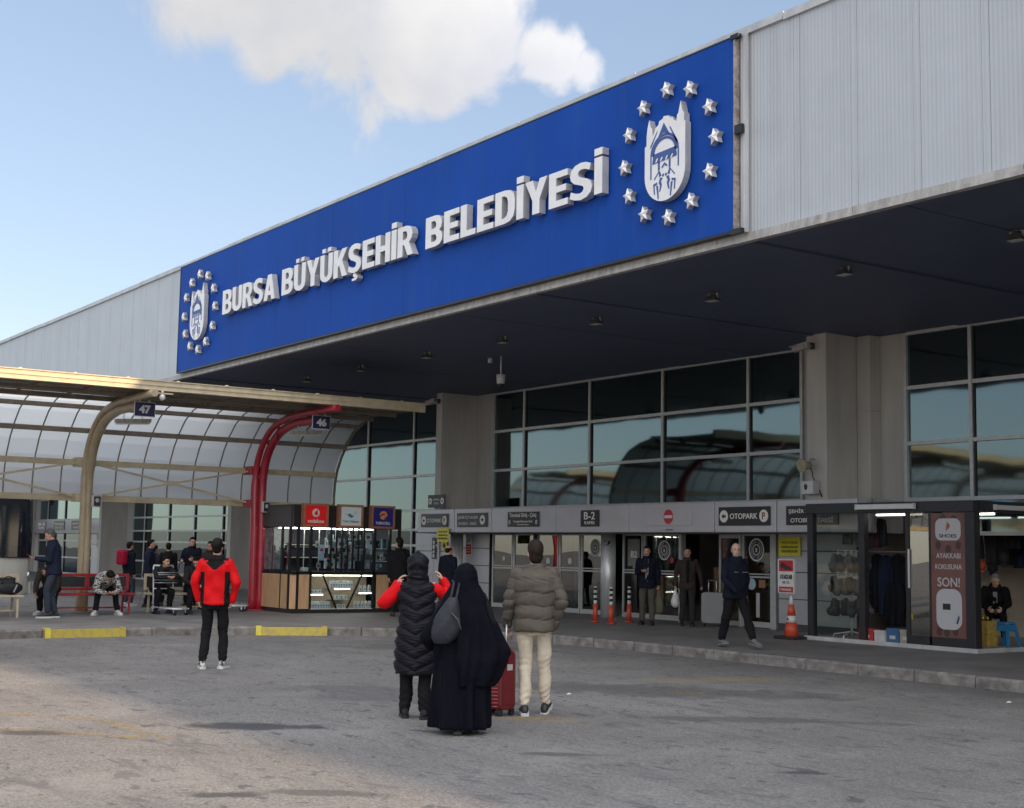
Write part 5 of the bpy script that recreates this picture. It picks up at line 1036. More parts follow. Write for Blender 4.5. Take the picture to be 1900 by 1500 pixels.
# ================================================================== COACHES
m_bw=mat('coach_white',(.60,.58,.52),.3,nscale=2,namt=.06,coat=.4); m_bd=mat('coach_glass_black',(.014,.018,.026),.08,spec=.7,nscale=1.2,namt=.3); m_chr=mat('lamp_reflector',(.5,.5,.5),.15,.8)
def coach(lab,x,y,rz,L_=12.0):
    t=thing('coach',lab,'bus',(x,y,0),rz,'parked coaches')   # nose at origin facing +y, body along -y
    W2=1.25; Hh=3.75
    def ring(yy,z0,z1,w):
        r=.22; o=[]
        for cx_,cz_,a0 in((w-r,z1-r,0),(-w+r,z1-r,math.pi/2),(-w+.08,z0+.08,math.pi),(w-.08,z0+.08,1.5*math.pi)):
            rr_=r if cz_>1.5 else .08
            for k in range(6): a=a0+math.pi/2*k/5; o.append((cx_+rr_*math.cos(a),yy,cz_+rr_*math.sin(a)))
        return o
    mb=MB(); mb.loft([ring(-L_,.45,Hh-.1,W2-.12),ring(-L_+.12,.35,Hh,W2),ring(-.9,.35,Hh,W2),ring(-.35,.35,Hh-.06,W2-.03),ring(-.08,.38,Hh-.22,W2-.13),ring(.02,.42,Hh-.55,W2-.26)]); mb.build('body',m_bw,t)
    # windscreen wraps over the nose
    def rg(yy,w,z0,z1): return [(w,yy,z0),(w,yy,z1),(-w,yy,z1),(-w,yy,z0)]
    mb=MB(); n=10; rows=[]
    half=[(1.268,-.90),(1.25,-.36),(1.15,-.08),(1.02,.04),(.6,.07),(0,.085)]
    for z,bk,nw in((1.28,0.0,0),(1.9,.0,0),(2.6,-.02,0),(2.95,-.06,.02),(3.3,-.16,.05)):
        rows.append([(-(x-nw),y+bk,z) for x,y in half]+[(x-nw,y+bk,z) for x,y in half[-2::-1]])
    for a,b in zip(rows,rows[1:]):
        k=len(mb.v); n_=len(a); mb.add([*a,*b],[(i,i+1,n_+i+1,n_+i) for i in range(n_-1)],True)
    mb.build('windscreen',m_bd,t)
    for s in(-1,1):
        MB().box(s*(W2+.003),s*(W2+.012),-L_+.8,-1.0,1.75,3.1).build('side_glass',m_bd,t); MB().box(s*(W2-.01),s*(W2+.010),-.95,-.36,1.30,3.2).build('cab_glass',m_bd,t)
        for yy in(-2.3,-L_+3.0):
            w=MB().tube([(s*(W2-.28),yy,.50),(s*(W2+.02),yy,.50)],.50,28); w=w.build('wheel',m_rubber,t); MB().tube([(s*(W2-.0),yy,.50),(s*(W2+.03),yy,.50)],.28,20).build('rim',m_silver,w)
        MB().ball((s*.92,-.02,.86),(.20,.10,.13),14,8).build('headlight',m_chr,t)
        MB().tube([(s*1.0,-.1,3.45),(s*1.15,.35,3.4),(s*1.15,.42,3.0)],.035,8).build('mirror_arm',m_black,t); MB().ball((s*1.15,.42,2.8),(.10,.07,.26),12,8).build('mirror',m_black,t)
    MB().box(-1.0,1.0,.0,.07,.42,.72).build('bumper',m_bw,t,bevel=.03); MB().tube([(-.6,.10,1.3),(.1,.10,1.9)],.015,6).build('wiper',m_black,t); MB().tube([(.2,.10,1.3),(.75,.08,1.9)],.015,6).build('wiper',m_black,t)
    return t
CN2=copy_tree(CN); CN2.location=(CN.location.x-17,CN.location.y-8,0); CN2['label']='second curved bay canopy beyond the first, seen reflected in the door glass'
coach('white coach by the second canopy, seen only as a reflection in the doors',-43.6,3.6,0)
coach('white coach with dark windscreen parked behind the cream bench at left',-35.0,9.60,0)
c2=coach('sunlit white coach whose nose just shows at the left picture edge',-20.6,-7.02,math.pi)
for ch in list(c2.children):
    if ch.name.startswith('mirror'): bpy.data.objects.remove(ch)
# ================================================================== PEOPLE
_tmp=bpy.data.scenes.new('remesh_tmp')
def remesh(mb,name,voxel,mats,smooth=4,disp=None,matfn=None):
    me=mb.mesh(name+'_raw',mats); o=bpy.data.objects.new('tmp',me); _tmp.collection.objects.link(o)
    r=o.modifiers.new('r','REMESH'); r.mode='VOXEL'; r.voxel_size=voxel; r.use_smooth_shade=True
    if smooth: s=o.modifiers.new('s','SMOOTH'); s.factor=.5; s.iterations=smooth
    vl=_tmp.view_layers[0]; vl.update(); dg=vl.depsgraph; dg.update()
    out_=bpy.data.meshes.new_from_object(o.evaluated_get(dg)); bpy.data.objects.remove(o); bpy.data.meshes.remove(me)
    out_.name=name; n=len(out_.vertices)
    co_=np.empty(n*3); out_.vertices.foreach_get('co',co_); co_=co_.reshape(-1,3)
    if disp is not None:
        nr=np.empty(n*3); out_.vertices.foreach_get('normal',nr); nr=nr.reshape(-1,3)
        co2=co_+nr*disp(co_,nr)[:,None]; out_.vertices.foreach_set('co',co2.reshape(-1))
    out_.materials.clear()
    for m in (mats if isinstance(mats,(list,tuple)) else [mats]): out_.materials.append(m)
    nf=len(out_.polygons); mi=np.zeros(nf,dtype=np.int32)
    if matfn is not None:
        c=np.empty(nf*3); out_.polygons.foreach_get('center',c); mi=matfn(c.reshape(-1,3)).astype(np.int32)
    out_.polygons.foreach_set('material_index',mi); out_.polygons.foreach_set('use_smooth',np.ones(nf,dtype=bool)); out_.update(); return out_
def V(*a): return Vector(a)
def capsule(mb,p0,p1,r0,r1,seg=12,n=4,mi=0):
    p0=Vector(p0);p1=Vector(p1);d=(p1-p0); L_=d.length
    if L_<1e-5: return mb.ball(p0,max(r0,r1),seg)
    d/=L_; a=d.orthogonal().normalized(); b=d.cross(a); R=[]
    for k in range(1,n+1): t=math.pi/2*(k/n-1) if False else math.pi/2*(1-k/n); R.append((p0-d*r0*math.sin(t),r0*math.cos(t)))
    for k in range(0,n): t=math.pi/2*k/n; R.append((p1+d*r1*math.sin(t),r1*math.cos(t)))
    return mb.loft([[c+(a*math.cos(2*math.pi*j/seg)+b*math.sin(2*math.pi*j/seg))*max(r,1e-4) for j in range(seg)] for c,r in R],mi=mi)
def chain(mb,pts,rs,seg=12):
    for (a,b),(ra,rb) in zip(zip(pts,pts[1:]),zip(rs,rs[1:])): capsule(mb,a,b,ra,rb,seg)
def ik(a,b,l1,l2,pole):
    a=Vector(a);b=Vector(b);d=b-a;L_=min(d.length,(l1+l2)*.999);dn=d.normalized();b=a+dn*L_
    x=(l1*l1-l2*l2+L_*L_)/(2*L_); h=math.sqrt(max(0,l1*l1-x*x)); p=Vector(pole); p=(p-dn*p.dot(dn)).normalized()
    return a+dn*x+p*h,b
def hand(mb,w,d,n,curl=.5,side=1,sc=1.,spread=.012):
    """w wrist, d pointing direction, n palm normal (towards which fingers curl), side: +1 thumb on s side"""
    w=Vector(w);d=Vector(d).normalized();n=Vector(n);n=(n-d*n.dot(d)).normalized();s=d.cross(n)*side
    capsule(mb,w,w+d*.03*sc,.024*sc,.026*sc,10)
    for k in(-1,-.33,.33,1): capsule(mb,w+d*.02*sc+s*k*.018*sc,w+d*.085*sc+s*k*.029*sc,.0145*sc,.0125*sc,8)
    for i,k in enumerate((-1,-.33,.33,1)):
        L_=[.86,1.0,.95,.76][::-1][i]*.075*sc; p=w+d*.085*sc+s*k*.030*sc; a=curl*(.6+.1*i); dd=d
        for j,f in enumerate((.45,.32,.27)):
            dd=(d*math.cos(a)+n*math.sin(a)+s*k*spread*3).normalized(); q=p+dd*L_*f; capsule(mb,p,q,(.0105-.001*j)*sc,(.0098-.001*j)*sc,8); p=q; a+=curl*(.9)
    p=w+d*.028*sc+s*.026*sc; dd=(d*.62+s*.72+n*.25).normalized(); q=p+dd*.045*sc; capsule(mb,p,q,.0135*sc,.0115*sc,8); dd=(d*.8+s*.25+n*.5).normalized(); capsule(mb,q,q+dd*.035*sc,.011*sc,.0095*sc,8)
def shoe_mb(k,kind='shoe'):
    up=MB(); R=[]
    for t,w,h in((-.075,.024,.045),(-.055,.034,.075),(-.02,.037,.092),(.03,.038,.082),(.08,.043,.058),(.13,.046,.045),(.17,.038,.036),(.195,.018,.024)):
        R.append([(w*k*math.cos(a),t*k,.022*k+max(0,h*k)*.5*(1+math.sin(a))*.92 if math.sin(a)>-0.99 else .022*k) for a in np.linspace(0,2*math.pi,15)[:-1]])
    up.loft(R); so_=MB(); pl=[(.036,-.08),(.042,-.02),(.040,.03),(.050,.10),(.047,.155),(.028,.198),(-.02,.203),(-.044,.165),(-.050,.10),(-.038,.03),(-.040,-.02),(-.034,-.08),(0,-.098)]
    pl=[(x*k,y*k) for x,y in pl]; so_.prism(pl,(0,0,0),(1,0,0),(0,1,0),(0,0,1),.001,.03*k)
    return up,so_
m_hairk=mat('dark_hair',(.010,.008,.007),.6,spec=.15,nscale=60,namt=.5,bump=.4,bscale=120,stretch=(1,1,.3)); m_hairg=mat('grey_hair',(.26,.245,.23),.6,nscale=60,namt=.3,bump=.4,bscale=120); m_hairb=mat('brown_hair',(.020,.013,.010),.6,spec=.15,nscale=60,namt=.5,bump=.4,bscale=120)
def cloth(name,c,rough=.85,amt=.18,bump=.35,bs=22,**k): return mat(name,c,rough,spec=.12,nscale=9,namt=amt,bump=bump,bscale=bs,**k)
def folds(amp=.006,f=9.,seed=0.):
    def fn(c,n):
        x,y,z=c[:,0],c[:,1],c[:,2]; return amp*(np.sin(f*(z*1.6+x*.9)+3*np.sin(f*.7*(y+x)+seed)+seed)+.6*np.sin(f*2.3*(z+.5*y)+2.5*np.sin(f*1.1*x+seed*2)))
    return fn
def trf(c,n):
    x,y,z=c[:,0],c[:,1],c[:,2]; b=folds(.005,11,1.3)(c,n); lo=np.exp(-((z-.17)/.10)**2)+.6*np.exp(-((z-.50)/.09)**2)+.5*np.exp(-((z-.80)/.07)**2)
    return b+.004*lo*np.sin(95*z+5*np.sin(16*x+11*y)+9*x)
def quilt(pitch,amp,chev=0.,seed=0,edges=None):
    def fn(c,n):
        x,y,z=c[:,0],c[:,1],c[:,2]; zz=z-chev*np.abs(x) if chev else z+.004*np.sin(x*30+seed); t=np.abs(np.sin(np.pi*(zz/pitch+.15*seed)))
        return amp*(t**.55-.65)+.0035*np.sin(40*x+9*np.sin(31*z+seed))*(t**.5)+.003*np.sin(55*z+14*x)
    return fn
def person(label,loc,rz,H=1.72,seat=None,feet=((-.11,0,0),(.11,0,0)),toes=(0.,0.),lean=0.,hunch=0.,twist=0,head=(0,0),armL=((-.12,-.05,-1),(-.02,.15,-1)),armR=((.12,-.05,-1),(.02,.15,-1)),
           hands=(True,True),palms=((1,0,0),(-1,0,0)),curl=(.5,.5),skin=None,hair='short',hairm=None,top=None,topm=None,hem=.80,topw=1.,puff=0,disp=None,matfn=None,
           legs='trousers',legm=None,legw=1.,shoem=None,solem=None,beard=None,voxel=.009,hood=False,shirt=None,sleeve=True,collar=True,group=None,sleevem=None,knee=None,hips=0,face=True,legcut=.05,name='person'):
    k=H/1.75; t=thing(name,label,'person',loc,rz,group); skin=skin or m_skin
    hz=(.92*k if seat is None else seat+.10*k); P0=Vector((hips,0,hz))
    def bend(p):
        x,y,z=p[0],p[1],p[2]; zz=z-.92
        if zz<=0: c,s_=math.cos(lean),math.sin(lean); a=lean*.5 if seat is None else lean; return P0+Vector((x*k,(y*math.cos(a)+zz*math.sin(a))*k,(zz*math.cos(a)-y*math.sin(a))*k))
        n=12; py=pz=0; st=zz/n; 
        for i in range(n):
            a=lean+hunch*((i+.5)*st/.55); py+=math.sin(a)*st; pz+=math.cos(a)*st
        a=lean+hunch*(zz/.55); tw=twist*zz/.5; xx=x*math.cos(tw)-y*math.sin(tw); yy=x*math.sin(tw)+y*math.cos(tw)
        return P0+Vector((xx*k,(py+yy*math.cos(a))*k,(pz-yy*math.sin(a))*k))
    # joints
    sh=[bend((s*.175,-.01,1.42)) for s in(-1,1)]
    el=[];wr=[]
    for i,a in enumerate((armL,armR)):
        u=Vector(a[0]).normalized(); f=Vector(a[1]).normalized(); e=sh[i]+u*.29*k; el.append(e); wr.append(e+f*.25*k)
    hip=[P0+Vector((s*.09*k,0,0)) for s in(-1,1)]
    an=[];kn=[]
    for i in(0,1):
        f=Vector(feet[i][:3]); a=f+Vector((0,0,.085*k)); pole=(0,1,.15) if seat is None else (0,.6,1)
        if knee: pole=knee[i]
        kk_,a2=ik(hip[i],a,.43*k,.42*k,pole); kn.append(kk_); an.append(a2)
    neck=bend((0,-.01,1.49)); nd=(bend((0,-.01,1.49))-bend((0,-.01,1.45))).normalized()
    yaw,pit=head; RH=Matrix.Rotation(yaw,3,'Z')@Matrix.Rotation(pit,3,'X')
    hc=neck+nd*.06*k+RH@Vector((0,.02,.085))*k
    def Hp(x,y,z): return hc+RH@(Vector((x,y,z))*k)
    # ---- body: one continuous skin
    b=MB()
    def ringset(spec,grow=0,seg=20):
        R=[]
        for z,rx,ry,yo in spec: R.append([bend(((rx+grow)*math.copysign(abs(math.cos(a))**.85,math.cos(a)),yo+(ry+grow)*math.copysign(abs(math.sin(a))**.9,math.sin(a)),z)) for a in np.linspace(0,2*math.pi,seg+1)[:-1]])
        return R
    tors=[(.84,.11,.08,0),(.92,.145,.095,-.01),(1.05,.130,.085,0),(1.18,.142,.095,.0),(1.32,.158,.10,-.005),(1.41,.150,.080,-.012),(1.46,.085,.06,-.012),(1.50,.055,.052,-.01)]
    b.loft(ringset(tors))
    capsule(b,neck-nd*.04*k,hc-RH@Vector((0,.02,.05))*k,.052*k,.050*k)
    b.ball(hc+RH@Vector((0,-.012,.02))*k,(.072*k,.090*k,.092*k),20,12,R=RH); b.ball(Hp(0,.022,-.035),(.058*k,.066*k,.080*k),18,12,R=RH); b.ball(Hp(0,.045,-.085),(.036*k,.038*k,.030*k),14,8,R=RH)
    if face:
        capsule(b,Hp(0,.080,.012),Hp(0,.104,-.030),.008*k,.0135*k,8); capsule(b,Hp(-.018,.078,-.062),Hp(.018,.078,-.062),.010*k,.010*k,8); capsule(b,Hp(-.04,.070,.022),Hp(.04,.070,.022),.012*k,.012*k,8)
        for s in(-1,1): b.ball(Hp(s*.068,-.005,-.012),(.012*k,.020*k,.030*k),10,8,R=RH@Matrix.Rotation(s*.35,3,'Z'))
    for i,s in((0,-1),(1,1)):
        chain(b,[sh[i],el[i],wr[i]],[.048*k,.038*k,.026*k]); 
        if hands[i]:
            d=(wr[i]-el[i]).normalized(); pn=Vector(palms[i]); hand(b,wr[i],d,pn,curl[i],s,k)
        chain(b,[hip[i],kn[i],an[i]],[.078*k,.050*k,.036*k]); a=toes[i]; fd=Vector((math.sin(a),math.cos(a),0)); capsule(b,an[i]-Vector((0,0,.03*k)),an[i]+fd*.11*k-Vector((0,0,.055*k)),.033*k,.024*k)
    bpy_o=bpy.data.objects.new('body',remesh(b,'body',min(voxel,.0085),skin,2)); COL.objects.link(bpy_o); bpy_o.parent=t
    if face:
        for s in(-1,1):
            MB().ball(Hp(s*.030,.083,.006),(.012*k,.007*k,.006*k),10,6,R=RH).build('eye',m_eye,t)
            m=MB(); capsule(m,Hp(s*.014,.0895,.026),Hp(s*.045,.0835,.027),.005*k,.0035*k,8); m.build('eyebrow',hairm or m_hairk,t)
        m=MB(); capsule(m,Hp(-.020,.0885,-.062),Hp(.020,.0885,-.062),.0035*k,.0035*k,8); m.build('mouth',mat('lips',(.30,.10,.08),.5),t)
    hm=hairm or m_hairk
    if hair:
        h=MB()
        h.ball(Hp(0,-.030,.034),(.080*k,.092*k,.092*k),20,12,R=RH)
        if hair=='short': h.ball(Hp(0,.024,.092),(.060*k,.050*k,.034*k),16,8,R=RH); h.ball(Hp(0,-.055,-.02),(.066*k,.050*k,.065*k),16,8,R=RH)
        if hair=='thick': h.ball(Hp(0,.030,.098),(.064*k,.055*k,.040*k),16,8,R=RH); h.ball(Hp(0,-.05,-.03),(.074*k,.058*k,.08*k),16,8,R=RH); h.ball(Hp(0,-.01,.06),(.085*k,.085*k,.085*k),16,8,R=RH)
        if hair=='balding': h=MB(); h.ball(Hp(0,-.045,.0),(.080*k,.066*k,.075*k),18,10,R=RH); [h.ball(Hp(s*.060,-.015,.015),(.020*k,.055*k,.045*k),12,8,R=RH) for s in(-1,1)]
        o=bpy.data.objects.new('hair',remesh(h,'hair',.0085,hm,1,disp=lambda c,n:.0022*np.sin(c[:,0]*260+c[:,2]*90)*np.sin(c[:,1]*210))); COL.objects.link(o); o.parent=t
    if beard in('mustache','both'): m=MB(); capsule(m,Hp(-.026,.086,-.050),Hp(0,.098,-.044),.006*k,.009*k,8); capsule(m,Hp(.026,.086,-.050),Hp(0,.098,-.044),.006*k,.009*k,8); m.build('mustache',hm,t)
    if beard in('full','both'):
        m=MB(); m.ball(Hp(0,.036,-.092),(.046*k,.047*k,.032*k),16,10,R=RH)
        for s in(-1,1): m.ball(Hp(s*.050,.022,-.055),(.014*k,.036*k,.045*k),12,8,R=RH)
        capsule(m,Hp(-.026,.086,-.050),Hp(.026,.086,-.050),.006*k,.006*k,8); o=bpy.data.objects.new('beard',remesh(m,'beard',.008,hm,1)); COL.objects.link(o); o.parent=t
    # ---- legs
    if legs:
        m=MB(); w=legw
        if seat is None: m.loft(ringset([(.80,.115,.10,-.005),(.86,.152,.115,-.012),(.93,.160,.118,-.012),(1.02,.145,.105,-.005),(1.06,.138,.098,0)]))
        else: m.loft(ringset([(.86,.14,.11,-.0),(.92,.165,.125,-.012),(1.0,.155,.115,-.0)]))
        for i in(0,1):
            end=an[i]+(kn[i]-an[i]).normalized()*legcut*k
            chain(m,[hip[i],kn[i]],[.092*k*w,.068*k*w],16); chain(m,[kn[i],(kn[i]*.5+end*.5)+Vector((0,-.008,0)),end],[.069*k*w,.066*k*w,.058*k*w],16)
        o=bpy.data.objects.new('trousers',remesh(m,'trousers',voxel,legm,5,disp=trf)); COL.objects.link(o); o.parent=t
    for i in(0,1):
        up_,so_=shoe_mb(k*1.12); a=toes[i]; Rz=Matrix.Rotation(-a,3,'Z'); base=Vector((an[i].x,an[i].y,an[i].z-.085*k)); fp=0
        if len(feet[i])>3: fp=feet[i][3]
        Rx=Matrix.Rotation(-fp,3,'X'); off_=base
        for q in(up_,so_): q.v=[tuple(off_+Rz@(Rx@Vector(v))) for v in q.v]
        so=up_.build('shoe',shoem or m_rubber,t); 
        so_.build('sole',solem or m_rubber,so)
    # ---- top
    if top:
        m=MB(); g=.022+puff; w=topw
        spec=[]
        if hem<.92:
            spec+= [(hem,.150*w,.112*w,-.008),(hem+.02,.158*w,.120*w,-.008)]
        for z,rx,ry,yo in((.92,.150,.108,-.01),(1.05,.146,.103,-.005),(1.18,.153,.108,0),(1.32,.168,.112,-.005),(1.40,.160,.094,-.012),(1.445,.105,.070,-.012)):
            if z>hem+.03: spec.append((z,rx*w,ry*w,yo))
        if collar: spec+=[(1.475,.072,.066,-.008),(1.525,.066,.062,-.002)]
        m.loft(ringset(spec,g))
        if sleeve:
            for i in(0,1):
                f=(wr[i]-el[i]).normalized(); cuff=wr[i]+f*(.0 if hands[i] else .05)*k
                capsule(m,sh[i]+Vector((0,0,-.0)),sh[i]*.6+el[i]*.4,(.062+puff*.8)*k,(.060+puff*.8)*k,16)
                chain(m,[sh[i],el[i],cuff-f*.0],[(.060+puff*.8)*k,(.052+puff*.8)*k,(.038+puff*.5)*k],16)
        if hood=='down':
            m.ball(bend((0,-.085,1.47)),(.11*k,.055*k,.06*k),14,8); m.ball(bend((0,-.11,1.41)),(.085*k,.035*k,.06*k),14,8)
        if hood=='up':
            m.ball(Hp(0,-.025,.02),(.108*k,.118*k,.122*k),20,12,R=RH); m.ball(Hp(0,-.06,-.06),(.10*k,.09*k,.10*k),16,10,R=RH); capsule(m,Hp(0,-.03,.10),Hp(0,-.055,.145),.06*k,.02*k); 
        o=bpy.data.objects.new(top,remesh(m,top,voxel,topm,4 if not puff else 3,disp=disp or folds(.005,11,.4),matfn=(lambda c:matfn(c,k)) if matfn else None)); COL.objects.link(o); o.parent=t
    if shirt is not None:
        m=MB(); m.loft([[bend((x,yy,z)) for x,yy in((-w_,y0),(w_,y0),(w_*.7,y0+.03),(-w_*.7,y0+.03))] for z,w_,y0 in((.96,.035,.115),(1.1,.045,.112),(1.25,.055,.118),(1.38,.05,.10),(1.46,.045,.065))]); m.build('shirt',shirt,t)
    t['joints']=0; del t['joints']
    return t,dict(wr=wr,el=el,sh=sh,an=an,kn=kn,hc=hc,RH=RH,k=k,bend=bend,Hp=Hp)
def carry(name,label,cat,mb,mats,t,bevel=0,group=None):
    """a held thing modelled in the person's frame, kept as its own top-level object"""
    o=mb.build(name,mats,None,bevel); o.location=t.location; o.rotation_euler=t.rotation_euler; return tag(o,label,cat,group)
def _dummy(): pass
A0=math.radians(55.1)          # rotz of someone facing straight away from the camera
def RZ(rel): return A0+math.radians(rel)
m_jblack=cloth('black_cloth',(.012,.012,.014)); m_navy=cloth('navy_cloth',(.018,.022,.045)); m_dnavy=cloth('dark_navy_cloth',(.010,.012,.022)); m_jeans=cloth('grey_blue_jeans',(.045,.055,.075)); m_olive=cloth('dark_olive_cloth',(.04,.038,.030)); m_redc=cloth('red_cloth',(.62,.006,.010),.6,.10,.25); m_creamc=cloth('cream_corduroy',(.62,.55,.43),.85,.08,.35,30)
m_taupe=cloth('taupe_puffer',(.098,.084,.069),.55,.10,.25,18); m_vest=cloth('charcoal_puffer',(.011,.011,.016),.5,.15,.25,18); m_brownc=cloth('brown_cloth',(.045,.032,.028)); m_greyc=cloth('grey_cloth',(.10,.10,.105)); m_dgreyc=cloth('charcoal_cloth',(.03,.03,.034)); m_ltgrey=cloth('light_grey_cloth',(.28,.28,.29)); m_khaki=cloth('khaki_cloth',(.085,.08,.065))
m_white_s=mat('white_shoe',(.62,.62,.60),.5,nscale=9,namt=.1); m_grey_s=mat('grey_shoe',(.16,.16,.16),.6,nscale=9,namt=.2); m_dk_s=mat('black_shoe',(.02,.02,.022),.5,nscale=9,namt=.2)
# --- red jacket man, seen from behind
def redfn(c,k):
    x,y,z=c[:,0]/k,c[:,1]/k,c[:,2]/k
    side=(np.abs(x)>.135)&(np.abs(x)<.20)&(z<1.30)&(z>.80)
    hood_=((z>1.455)|((y<-.10)&(z>1.33+.0*x)&(np.abs(x)<(z-1.33)*1.15+.02)))&(np.abs(x)<.17)
    return np.where(hood_|side,1,0)
t,J=person('man in red hooded jacket with dark side panels and black trousers seen from behind',(-17.86,7.57,0),RZ(2),1.76,feet=((-.14,-.02,0),(.12,.05,0)),toes=(-.25,.2),lean=-.02,head=(.05,.1),
  armL=((-.42,-.12,-1),(.25,.28,-1)),armR=((.42,-.12,-1),(-.25,.28,-1)),hands=(True,True),curl=(1.0,1.0),palms=((1,0,0),(-1,0,0)),hair='short',top='jacket',topm=[m_redc,m_jblack],hem=.86,puff=.010,topw=1.06,hood='down',matfn=redfn,legm=m_jblack,legw=1.0,shoem=mat('white_black_shoe',(.5,.5,.48),.5,nscale=22,namt=.1,col2=(.02,.02,.02),ramp=(.47,.5)),solem=m_white_s,voxel=.008,disp=folds(.006,12,2.))
# --- taupe puffer man
def pufd(c,n):
    x,y,z=c[:,0],c[:,1],c[:,2]; arm=(np.abs(x)>.21); zz=z+.008*np.sin(x*17)+.004*np.sin(y*40); pitch=np.where(arm,.11,.135); t_=np.abs(np.sin(np.pi*(zz-.84)/pitch))
    a=np.where(z>1.28,.008,.022); return a*(t_**.42-.75)+.003*np.sin(46*x+7*np.sin(23*z))*(1-t_)+.0025*np.sin(38*z+20*x*np.sin(9*z))
t,J=person('man in taupe puffer jacket and cream trousers walking away beside the red suitcase',(-11.6,8.42,0),RZ(-3),1.76,feet=((-.085,-.07,0),(.12,.16,0,-.25)),toes=(-.1,.12),lean=.02,head=(.22,.08),
  armL=((-.30,.02,-1),(-.10,.35,-1)),armR=((.38,-.16,-1),(-.30,.34,-.9)),hands=(True,False),curl=(.8,.5),hair='thick',hairm=m_hairb,top='puffer_jacket',topm=m_taupe,hem=.83,puff=.022,topw=1.08,disp=pufd,legm=m_creamc,legw=.98,shoem=m_dk_s,solem=m_white_s,voxel=.008)
# --- hooded woman with both hands at her hood
t,J=person('woman in long black quilted vest with hood up and red sleeves raising both hands',(-11.95,7.22,0),RZ(0),1.60,feet=((-.10,-.0,0),(.10,-.10,0)),toes=(-.15,.1),head=(0,.12),
  armL=((-.62,.25,-.62),(.62,.05,1)),armR=((.52,.25,-.42),(-.50,.12,1)),hands=(True,True),curl=(.45,.45),palms=((1,.1,0),(-1,.1,0)),hair='short',top='sweater',topm=m_redc,hem=.95,topw=.86,puff=-.004,sleeve=False,legm=m_jblack,legw=1.12,legcut=.02,shoem=m_dgreyc,solem=m_dk_s,voxel=.008,face=True)
sl=MB(); k=J['k']
for i in(0,1): chain(sl,[J['sh'][i]+Vector((0,0,-.02)),J['el'][i],J['wr'][i]],[.066*k,.072*k,.046*k],16)
o=bpy.data.objects.new('sleeves',remesh(sl,'sleeves',.008,m_redc,3,disp=folds(.006,14,1))); COL.objects.link(o); o.parent=t
vs=MB(); R=[]
for z,rx,ry,yo in((.46,.205,.17,0),(.50,.215,.175,0),(.70,.215,.17,0),(.90,.20,.155,-.01),(1.05,.175,.135,-.01),(1.2,.180,.135,-.005),(1.32,.198,.135,-.005),(1.39,.19,.125,-.01),(1.44,.13,.10,-.01),(1.50,.09,.08,0)):
    R.append([(rx*math.copysign(abs(math.cos(a))**.9,math.cos(a)),yo+ry*math.sin(a),z*k/1.0*1.02) for a in np.linspace(0,2*math.pi,29)[:-1]])
vs.loft(R); Hp=J['Hp']; RHm=J['RH']
vs.ball(Hp(0,-.03,.03),(.122*k,.128*k,.125*k),20,12,R=RHm); vs.ball(Hp(0,-.05,-.07),(.118*k,.105*k,.10*k),16,10,R=RHm); capsule(vs,Hp(0,-.04,.10),Hp(0,-.055,.165),.07*k,.022*k)
def vd(c,n):
    z=c[:,2]; q=quilt(.118,.026,.50,.4)(c,n); return np.where(z<1.40,q,.006*np.sin(z*70+6*np.abs(c[:,0])*9)*(1-.5*np.exp(-(c[:,0]/.02)**2))-.006*np.exp(-(c[:,0]/.008)**2))
o=bpy.data.objects.new('quilted_vest',remesh(vs,'quilted_vest',.0075,m_vest,3,disp=vd)); COL.objects.link(o); o.parent=t
# --- woman in black chador
t,J=person('woman covered in a black chador walking away with a dark bag over her left shoulder',(-10.78,7.02,0),RZ(3),1.52,feet=((-.04,-.13,0,.1),(.10,.12,0)),toes=(0,.1),head=(-.15,.15),hair=None,
  armL=((-.45,.0,-1),(.1,.5,-.6)),armR=((.50,-.1,-1),(.15,.5,-.75)),hands=(False,True),curl=(.5,1.2),top='blouse',topm=m_jblack,hem=.8,legm=m_jblack,shoem=m_dk_s,solem=m_dk_s,voxel=.010)
m_chad=mat('black_chador_cloth',(.0045,.005,.009),.8,spec=.08,nscale=9,namt=.12,bump=.35,bscale=26)
def drape(rings,foldn,amp,z0,z1,seed,seg=96):
    R=[]
    for z,rx,ry,xo,yo in rings:
        t_=(z1-z)/(z1-z0); r=[]
        for a in np.linspace(0,2*math.pi,seg+1)[:-1]:
            f=1+amp*t_*(math.sin(a*foldn+seed+1.3*math.sin(a*2+t_*1.5))+.5*math.sin(a*(foldn*2-3)+seed*2-t_*2)); r.append((xo+rx*f*math.cos(a),yo+ry*f*math.sin(a),z))
        R.append(r)
    return R
d=MB(); d.loft(drape([(.05,.255,.23,-.01,-.02),(.075,.262,.24,-.01,-.02),(.3,.255,.225,-.01,-.01),(.6,.245,.20,-.01,0),(.8,.23,.18,0,0),(1.1,.17,.14,0,0)],8,.14,.03,1.1,.5))
o=bpy.data.objects.new('long_skirt',remesh(d,'long_skirt',.009,m_chad,1)); COL.objects.link(o); o.parent=t
d=MB(); d.loft(drape([(.42,.20,.17,.05,-.02),(.44,.235,.20,.05,-.02),(.52,.27,.22,.07,-.01),(.66,.31,.225,.08,0),(.80,.315,.215,.07,.01),(.95,.285,.20,.035,.01),(1.10,.245,.18,.01,0),(1.22,.205,.155,0,0),(1.30,.165,.135,0,0),(1.36,.130,.125,0,.0),(1.42,.113,.128,.01,.01),(1.48,.100,.12,.012,.02),(1.53,.066,.085,.012,.02),(1.548,.02,.03,.012,.02)],7,.13,.42,1.40,2.2))
capsule(d,(.20,.02,.98),(.38,.0,.74),.07,.07); capsule(d,(-.16,.0,1.15),(-.33,-.02,.86),.07,.08); capsule(d,(-.33,-.02,.86),(-.30,.06,.80),.08,.06)
